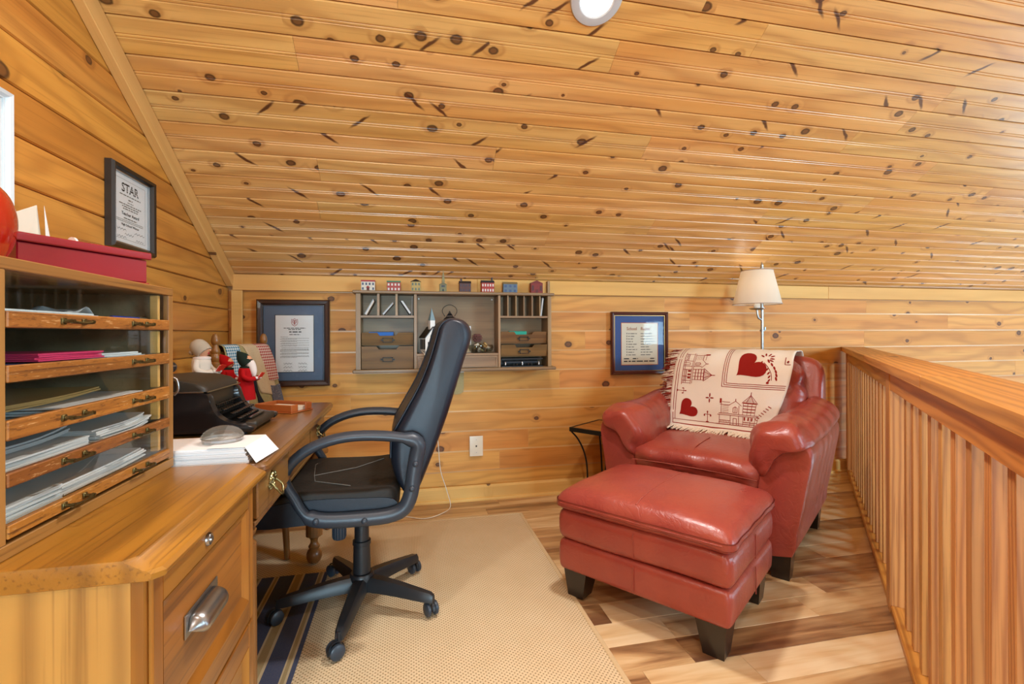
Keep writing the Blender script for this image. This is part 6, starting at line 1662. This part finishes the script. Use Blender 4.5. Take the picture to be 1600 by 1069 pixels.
# ================================================================== ottoman
ot = thing('ottoman', 'red leather ottoman with pillow top and black tapered feet', 'ottoman', loc_ab(-0.815, 1.918), RZC)
hx, hy = 0.338, 0.282
def dfo(v):
    return Vector((v.x, v.y, v.z))
lo_ = obj('base_band', MB().rbox((0, 0, 0.182), (hx, hy, 0.064), 0.022, 14, lambda v: Vector((v.x*(1+0.012*math.cos(v.z*26)), v.y*(1+0.012*math.cos(v.z*26)), v.z))), LE, ot, 60)
md_ = obj('middle_band', MB().rbox((0, 0, 0.308), (hx+0.002, hy+0.002, 0.063), 0.030, 14, lambda v: Vector((v.x*(1+0.014*math.cos(v.z*26)), v.y*(1+0.014*math.cos(v.z*26)), v.z+0.004*math.sin(v.x*9)))), LE, ot, 60)
rnd = random.Random(2)
def dft(v):
    ex, ey = abs(v.x)/hx, abs(v.y)/hy
    crown = 0.022*(1-ex**3)*(1-ey**3) if v.z > 0 else 0.0
    w = 0.0012*math.sin(v.x*23+v.y*7)*math.sin(v.y*19)+0.0007*math.sin(v.x*47-v.y*31)
    pinch = 1+0.004*math.sin(v.x*40)*(ey**6)+0.004*math.sin(v.y*40)*(ex**6)
    return Vector((v.x*pinch, v.y*pinch, v.z+crown+w*(1 if v.z > 0 else 0.3) - (0.012*(ex**8+ey**8) if v.z > 0 else 0)))
tp = obj('pillow_top', MB().rbox((0, 0, 0.409), (hx+0.016, hy+0.016, 0.046), 0.042, 22, dft), LE, ot, 70)
def top_z(x, y): return 0.409+dft(Vector((x, y, 0.046))).z
# sewn seams: across the middle of the top and down the front and side bands
obj('seam', MB().tube([Vector((0.0, y, top_z(0, y)+0.0005)) for y in [-0.262+0.524*i/14 for i in range(15)]], 0.0022, 6), stitch, tp, 60)
obj('piping', MB().tube([Vector((sx*(hx+0.0155), sy*(hy+0.0155), 0.398)) for sx, sy in ((-0.9, -1), (0.9, -1))], 0.003, 6), LE, tp, 60)
for par, za, zb_ in ((lo_, 0.132, 0.232), (md_, 0.262, 0.352)):
    obj('seam', MB().tube([Vector((0.0, -hy*1.012-0.0028, za)), Vector((0.0, -hy*1.014-0.0034, (za+zb_)/2)), Vector((0.0, -hy*1.012-0.0028, zb_))], 0.002, 6), stitch, par, 60)
    obj('seam', MB().tube([Vector((hx*1.012+0.0028, 0, za)), Vector((hx*1.014+0.0034, 0, (za+zb_)/2)), Vector((hx*1.012+0.0028, 0, zb_))], 0.002, 6), stitch, par, 60)
for sx in (-1, 1):
    for sy in (-1, 1): block_foot(ot, sx*0.322, sy*0.266, 0.122, 0.070, 0.105, sx, sy, zf=0.0088 if sx < 0 else 0.0)

# ================================================================== throw blanket over the armchair back
bl = thing('throw_blanket', 'cream woven throw with red hearts and Victorian houses over the armchair back', 'blanket', loc_ab(-0.865, 2.80), RZC)
# profile (y,z): from the lower hem on the seat, up the pillow, over the top, down the back
BP = [(0.012, 0.535), (0.030, 0.555), (0.040, 0.60), (0.052, 0.66), (0.076, 0.735), (0.098, 0.80), (0.112, 0.85), (0.135, 0.905), (0.178, 0.958), (0.24, 0.985), (0.31, 0.985), (0.38, 0.982), (0.425, 0.968), (0.452, 0.93), (0.458, 0.85), (0.455, 0.76)]
BC = smoothpts([(0, a, b) for a, b in BP], 6)
BLEN = [0.0]
for a, b in zip(BC, BC[1:]): BLEN.append(BLEN[-1]+(b-a).length)
BT = BLEN[-1]
def bcurve(s):
    s = max(0, min(BT, s))
    for i in range(len(BLEN)-1):
        if BLEN[i+1] >= s:
            t = (s-BLEN[i])/max(1e-9, BLEN[i+1]-BLEN[i]); return BC[i].lerp(BC[i+1], t)
    return BC[-1]
BW = 0.635
def bs(u, s, off=0.0):
    """u metres from the left edge, s metres up from the lower hem -> local point"""
    p = bcurve(s); e = 0.004
    d = (bcurve(s+e)-bcurve(s-e)); n = Vector((0, -d.z, d.y)).normalized()
    up = s/0.5
    x = -0.305+u
    x += -0.012*math.sin(min(1, up)*3.0)*(1-u/BW)            # left edge bows out over the pillow
    x += 0.0 if u < 0.4 else -0.10*(u-0.4)/0.235*max(0, 1-up*1.25)**1.5   # right edge tucks in behind the arm
    wob = 0.004*math.sin(u*21+s*9)+0.003*math.sin(u*43-s*17)
    edge = 0.022*(abs(u-BW/2)/(BW/2))**4*(1 if 0.1 < s < 0.42 else 0.4)
    base = Vector((x, p.y, p.z)) + n*(0.004+wob*0.6+off)
    return base + Vector((0, edge*0.6, 0))
mb = MB(); mb.grid(lambda a, b: bs(a*BW, b*BT), 44, 90)
o = obj('cloth', mb, MATS['blanket'], bl, 80); sm = o.modifiers.new('s', 'SOLIDIFY'); sm.thickness = 0.004; sm.offset = 0
PAT = MB()
def flush(nm):
    global PAT
    o_ = obj(nm, PAT, MATS['blanket_red'], bl, 80, keep=True); PAT = MB()
    if nm != 'heart_figure': o_['kind'] = 'stuff'
    return o_
def pat(poly, fine=0.02):
    """woven figure: polygon in (u,s) laid on the cloth"""
    f = lambda q: bs(q[0], q[1], 0.0032)
    if len(poly) <= 4:
        PAT.mesh([f(q) for q in poly], [tuple(range(len(poly)))])
    else:
        cx = sum(q[0] for q in poly)/len(poly); cy_ = sum(q[1] for q in poly)/len(poly); n = len(poly)
        vs = [f((cx, cy_))]; K = 4
        for k in range(1, K+1):
            for q in poly: vs.append(f((cx+(q[0]-cx)*k/K, cy_+(q[1]-cy_)*k/K)))
        fs = [(0, 1+i, 1+(i+1) % n) for i in range(n)]
        for k in range(K-1):
            for i in range(n):
                a = 1+k*n+i; b = 1+k*n+(i+1) % n; fs.append((a, b, b+n, a+n))
        PAT.mesh(vs, fs)
def ln_(a, b, w=0.003):
    L_ = math.hypot(b[0]-a[0], b[1]-a[1]); n = max(1, int(L_/0.02))
    nx, ny = -(b[1]-a[1])/L_*w/2, (b[0]-a[0])/L_*w/2
    for i in range(n):
        p = (a[0]+(b[0]-a[0])*i/n, a[1]+(b[1]-a[1])*i/n); q = (a[0]+(b[0]-a[0])*(i+1)/n, a[1]+(b[1]-a[1])*(i+1)/n)
        pat([(p[0]-nx, p[1]-ny), (q[0]-nx, q[1]-ny), (q[0]+nx, q[1]+ny), (p[0]+nx, p[1]+ny)])
def rect(u0, u1, s0, s1): pat([(u0, s0), (u1, s0), (u1, s1), (u0, s1)])
def heart(cu_, cs_, size, rot=0.0, asp=1.0):
    pts = []
    for i in range(36):
        t = 2*math.pi*i/36
        x = 16*math.sin(t)**3/17; y = (13*math.cos(t)-5*math.cos(2*t)-2*math.cos(3*t)-math.cos(4*t))/17+0.12
        x, y = x*size*asp, y*size
        pts.append((cu_+x*math.cos(rot)-y*math.sin(rot), cs_+x*math.sin(rot)+y*math.cos(rot)))
    pat(pts)
def leafp(u, s, L_, w, a):
    pts = []
    for i in range(10):
        t = 2*math.pi*i/10; x = math.cos(t)*L_/2; y = math.sin(t)*w/2
        pts.append((u+x*math.cos(a)-y*math.sin(a), s+x*math.sin(a)+y*math.cos(a)))
    pat(pts)
# border lines
ln_((0.022, 0.022), (0.60, 0.022), 0.008); ln_((0.022, 0.050), (0.60, 0.050), 0.003)
ln_((0.022, 0.022), (0.022, 0.60), 0.004); ln_((0.036, 0.050), (0.036, 0.60), 0.0035)
flush('border_stripes')
heart(0.104, 0.112, 0.062, R(-52)); flush('heart_figure')
for a in (0, 90, 180, 270): leafp(0.232+0.013*math.cos(R(a)), 0.190+0.016*math.sin(R(a)), 0.022 if a % 180 == 0 else 0.026, 0.008, R(a))
flush('cross_flower')
def lamp_post(u, s, k=1.0, rot=0.0):
    T_ = lambda x, y: (u+(x*math.cos(rot)-y*math.sin(rot))*k, s+(x*math.sin(rot)+y*math.cos(rot))*k)
    ln_(T_(0, 0), T_(0, 0.062), 0.003); ln_(T_(-0.018, 0.046), T_(0.018, 0.046), 0.003)
    for x, y in ((-0.018, 0.040), (0.018, 0.040), (0, 0.060)):
        q = T_(x, y); leafp(q[0], q[1], 0.009*k, 0.014*k, rot)
    ln_(T_(-0.008, 0.002), T_(0.008, 0.002), 0.004)
lamp_post(0.225, 0.052, 0.95); flush('lamp_post_figure'); lamp_post(0.038, 0.222, 0.85, R(-90)); flush('lamp_post_figure')
# house with tower and porch
def house(u, s, k=1.0, rot=0.0, ky=None):
    ky = ky or k
    T_ = lambda x, y: (u+x*k*math.cos(rot)-y*ky*math.sin(rot), s+x*k*math.sin(rot)+y*ky*math.cos(rot))
    L_ = lambda a, b, w=0.0028: ln_(T_(*a), T_(*b), w)
    L_((-0.012, 0), (0.235, 0), 0.004); L_((0, 0.012), (0.225, 0.012))
    for x in (0.004, 0.060, 0.100, 0.125, 0.175, 0.205, 0.222): L_((x, 0), (x, 0.062))
    L_((-0.006, 0.062), (0.230, 0.062)); L_((0.0, 0.072), (0.225, 0.072))
    for x in [0.010+0.0085*i for i in range(6)] + [0.130+0.0085*i for i in range(10)]: L_((x, 0.012), (x, 0.026), 0.0022)
    L_((0.004, 0.026), (0.060, 0.026)); L_((0.125, 0.026), (0.222, 0.026))
    L_((0.074, 0), (0.074, 0.044)); L_((0.090, 0), (0.090, 0.044)); L_((0.074, 0.044), (0.090, 0.044))
    L_((0.012, 0.072), (0.012, 0.140)); L_((0.100, 0.072), (0.100, 0.130)); L_((0.005, 0.130), (0.056, 0.130)); L_((0.050, 0.128), (0.082, 0.158)); L_((0.082, 0.158), (0.112, 0.128)); L_((0.016, 0.148), (0.055, 0.148))
    L_((0.008, 0.138), (0.008, 0.168), 0.010); L_((0.004, 0.168), (0.012, 0.168), 0.004)
    for x in (0.072, 0.092): L_((x, 0.082), (x, 0.112))
    L_((0.072, 0.112), (0.082, 0.120)); L_((0.082, 0.120), (0.092, 0.112)); L_((0.072, 0.082), (0.092, 0.082)); L_((0.082, 0.082), (0.082, 0.118))
    L_((0.082, 0.158), (0.082, 0.174), 0.004)
    for x in (0.122, 0.148, 0.172, 0.196): L_((x, 0.072), (x, 0.150))
    for y in (0.092, 0.112, 0.132, 0.150): L_((0.122, y), (0.196, y), 0.0045)
    L_((0.114, 0.150), (0.204, 0.150)); L_((0.116, 0.152), (0.159, 0.205)); L_((0.159, 0.205), (0.202, 0.152))
    L_((0.138, 0.152), (0.159, 0.203)); L_((0.180, 0.152), (0.159, 0.203)); L_((0.159, 0.205), (0.159, 0.226), 0.0045)
    for i in range(5): L_((0.122+0.008*i, 0.155+0.009*i), (0.196-0.008*i, 0.155+0.009*i), 0.002)
    for x in (0.135, 0.160, 0.184): L_((x, 0.036), (x, 0.058), 0.010)
    for i in range(5): L_((0.018+0.016*i*0, 0.080+0.011*i), (0.050, 0.080+0.011*i), 0.0016)
house(0.286, 0.050, 1.06, 0.0, 0.84); flush('house_figure')
house(0.058, 0.460, 0.85, R(-90)); flush('house_figure')
# framed heart block upper right
for d in (0.0, 0.011, 0.022):
    ln_((0.292+d, 0.262+d), (0.66-0.035, 0.262+d), 0.0035); ln_((0.292+d, 0.262+d), (0.292+d, 0.58), 0.0035)
flush('block_frame')
heart(0.420, 0.384, 0.090, R(-48), 1.05); flush('heart_figure')
for i in range(6):
    t = i/5; u = 0.535-0.05*t*t+0.012; s = 0.312+0.10*t
    leafp(u+0.022, s+0.01, 0.024, 0.010, R(115)); leafp(u-0.012, s, 0.020, 0.009, R(60))
    if i < 5: ln_((u, s), (0.535-0.05*((i+1)/5)**2+0.012, 0.312+0.10*(i+1)/5), 0.0035)
leafp(0.530, 0.298, 0.016, 0.014, 0)
for a, r_ in ((0, 0.03), (30, 0.034), (60, 0.03), (100, 0.028), (140, 0.026), (-25, 0.03)): leafp(0.505+r_*math.cos(R(a)), 0.438+r_*math.sin(R(a)), 0.024, 0.009, R(a))
ln_((0.598, 0.405), (0.598, 0.455), 0.004); ln_((0.598, 0.405), (0.625, 0.405), 0.004); leafp(0.612, 0.422, 0.018, 0.011, R(80))
for i in range(7): ln_((0.50+0.011*i, 0.095+0.012*i), (0.52+0.011*i, 0.087+0.012*i), 0.004)
flush('leaf_sprig')
# fringe: lower hem cream, left edge mixed red
rnd = random.Random(12)
FB, FR, FC = MB(), MB(), MB()
for i in range(95):
    u = 0.008+0.57*i/95+rnd.uniform(-0.003, 0.003); p0 = bs(u, 0.0, 0.0)
    L_ = rnd.uniform(0.022, 0.040); dx_ = rnd.uniform(-0.012, 0.012)
    FB.tube([p0+Vector((0, 0.002, 0.002)), p0+Vector((dx_*0.5, -0.020, -0.002)), p0+Vector((dx_*1.4, -0.048-rnd.random()*0.035, -0.006))], [0.0036, 0.0036, 0.0022], 5)
for i in range(300):
    s = 0.01+0.60*i/300; p0 = bs(0.0, s, 0.0)
    L_ = rnd.uniform(0.045, 0.085); dz = rnd.uniform(-0.030, -0.004)
    t_ = FR if rnd.random() < 0.62 else FC
    t_.tube([p0+Vector((0.003, 0, 0)), p0+Vector((-L_*0.5, -0.008+rnd.uniform(-0.006, 0.006), dz*0.4)), p0+Vector((-L_, 0.006+rnd.uniform(-0.004, 0.012), dz))], [0.0026, 0.0022, 0.0012], 4)
for nm, mb_, mt in (('hem_fringe', FB, 'fringe_cream'), ('edge_fringe', FR, 'fringe_red'), ('edge_fringe', FC, 'fringe_cream')):
    o = obj(nm, mb_, MATS[mt], bl, 60); o['kind'] = 'stuff'

# ================================================================== floor lamp
fl_ = thing('floor_lamp', 'silver floor lamp with lit cream empire shade behind the armchair', 'lamp', (2.385, 2.86, 0.0005))
obj('base', MB().lathe([(0, 0), (0.13, 0), (0.135, 0.006), (0.13, 0.014), (0.05, 0.024), (0.018, 0.034), (0.014, 0.05), (0, 0.05)], 36), MATS['steel'], fl_, 40)
obj('pole', MB().tube([(0, 0, 0.05), (0, 0, 1.53)], 0.0095, 14), MATS['nickel'], fl_, 40)
obj('finial', MB().lathe([(0.006, 1.515), (0.006, 1.528), (0.011, 1.532), (0.012, 1.540), (0.008, 1.548), (0.010, 1.553), (0.004, 1.570), (0, 1.582)], 14), MATS['nickel'], fl_, 50)
sx0 = -0.040
sh_ = obj('shade', MB().grid(lambda a, b: Vector((sx0+(0.153-0.053*b)*math.cos(a*2*math.pi), (0.153-0.053*b)*math.sin(a*2*math.pi), 1.288+0.228*b)), 48, 6, True), MATS['lamp_shade'], fl_, 60)
for z, r_ in ((1.288, 0.1535), (1.516, 0.1005)):
    obj('shade_rim', MB().tube([(sx0+r_*math.cos(R(a)), r_*math.sin(R(a)), z) for a in range(0, 360, 10)], 0.0028, 6, True), plain('shade_rim', '#b9a79a', 0.7), sh_, 60)
obj('socket', MB().lathe([(0, 1.262), (0.020, 1.262), (0.020, 1.285), (0.016, 1.29), (0.016, 1.33), (0, 1.33)], 16, (sx0, 0, 0)), MATS['white_gloss'], fl_, 40)
obj('drip_pan', MB().lathe([(0, 1.246), (0.036, 1.250), (0.050, 1.258), (0.051, 1.261), (0.036, 1.255), (0, 1.252)], 28, (sx0, 0, 0)), MATS['nickel'], fl_, 40)
obj('arm', MB().tube(smoothpts([(sx0, 0, 1.248), (sx0+0.004, 0, 1.215), (sx0+0.012, 0, 1.192), (sx0+0.026, 0, 1.186), (sx0+0.036, 0, 1.176), (0, 0, 1.150)], 4), 0.0062, 10), MATS['nickel'], fl_, 60)
obj('clamp', MB().lathe([(0.0095, 1.10), (0.015, 1.102), (0.015, 1.112), (0.0095, 1.114)], 14).box((0.022, 0, 1.120), (0.012, 0.010, 0.024), 0.002), MATS['nickel'], fl_, 40)
bulb_ = obj('bulb', MB().lathe([(0, 1.332), (0.014, 1.334), (0.016, 1.35), (0.026, 1.375), (0.030, 1.40), (0.024, 1.425), (0, 1.437)], 18, (sx0, 0, 0)), MATS['bulb'], fl_, 50)
l = bpy.data.lights.new('floor_lamp_bulb', 'POINT'); l.energy = LAMP_W; l.color = (1.0, 0.87, 0.70); l.shadow_soft_size = 0.05
lo = bpy.data.objects.new('floor_lamp_bulb', l); COL.objects.link(lo); lo.location = (2.385+sx0, 2.86, 1.405)

# ================================================================== side table beside the armchair
sd = thing('side_table', 'small wood-topped side table with curved black iron legs by the armchair', 'table', loc_ab(-1.556, 2.708), RZC)
hw, hd = 0.140, 0.180
obj('top_panel', MB().b2(-hw+0.014, hw-0.014, -hd+0.014, hd-0.014, 0.488, 0.5005, 0.001), MATS['oak_x'], sd)
obj('frame_rim', MB().b2(-hw, hw, -hd, -hd+0.0138, 0.476, 0.502).b2(-hw, hw, hd-0.0138, hd, 0.476, 0.502).b2(-hw, -hw+0.0138, -hd+0.0138, hd-0.0138, 0.476, 0.502).b2(hw-0.0138, hw, -hd+0.0138, hd-0.0138, 0.476, 0.502), MATS['black_iron'], sd)
for sx in (-1, 1):
    for sy in (-1, 1):
        pts = smoothpts([(sx*(hw-0.008), sy*(hd-0.008), 0.478), (sx*(hw-0.035), sy*(hd-0.05), 0.42), (sx*(hw-0.062), sy*(hd-0.08), 0.33), (sx*(hw-0.075), sy*(hd-0.09), 0.22), (sx*(hw-0.070), sy*(hd-0.08), 0.10), (sx*(hw-0.02), sy*(hd-0.03), 0.004)], 4)
        obj('leg', MB().tube(pts, 0.0055, 8), MATS['black_iron'], sd, 60)
obj('stretcher', MB().tube([(-hw+0.07, -hd+0.09, 0.17), (hw-0.07, hd-0.09, 0.17)], 0.005, 8).tube([(-hw+0.07, hd-0.09, 0.17), (hw-0.07, -hd+0.09, 0.17)], 0.005, 8), MATS['black_iron'], sd, 60)
rm = thing('remote_control', 'small dark remote control lying on the side table', 'remote', loc_ab(-1.505, 2.685, 0.5025), RZC+R(25))
obj('case', MB().rbox((0, 0, 0.009), (0.022, 0.055, 0.0088), 0.006, 5), MATS['black_plastic'], rm, 60)
for i in range(4):
    for j in range(2): obj('button', MB().b2(-0.012+0.014*j, -0.003+0.014*j, -0.035+0.018*i, -0.025+0.018*i, 0.0175, 0.0195), MATS['grey_paper'], rm)
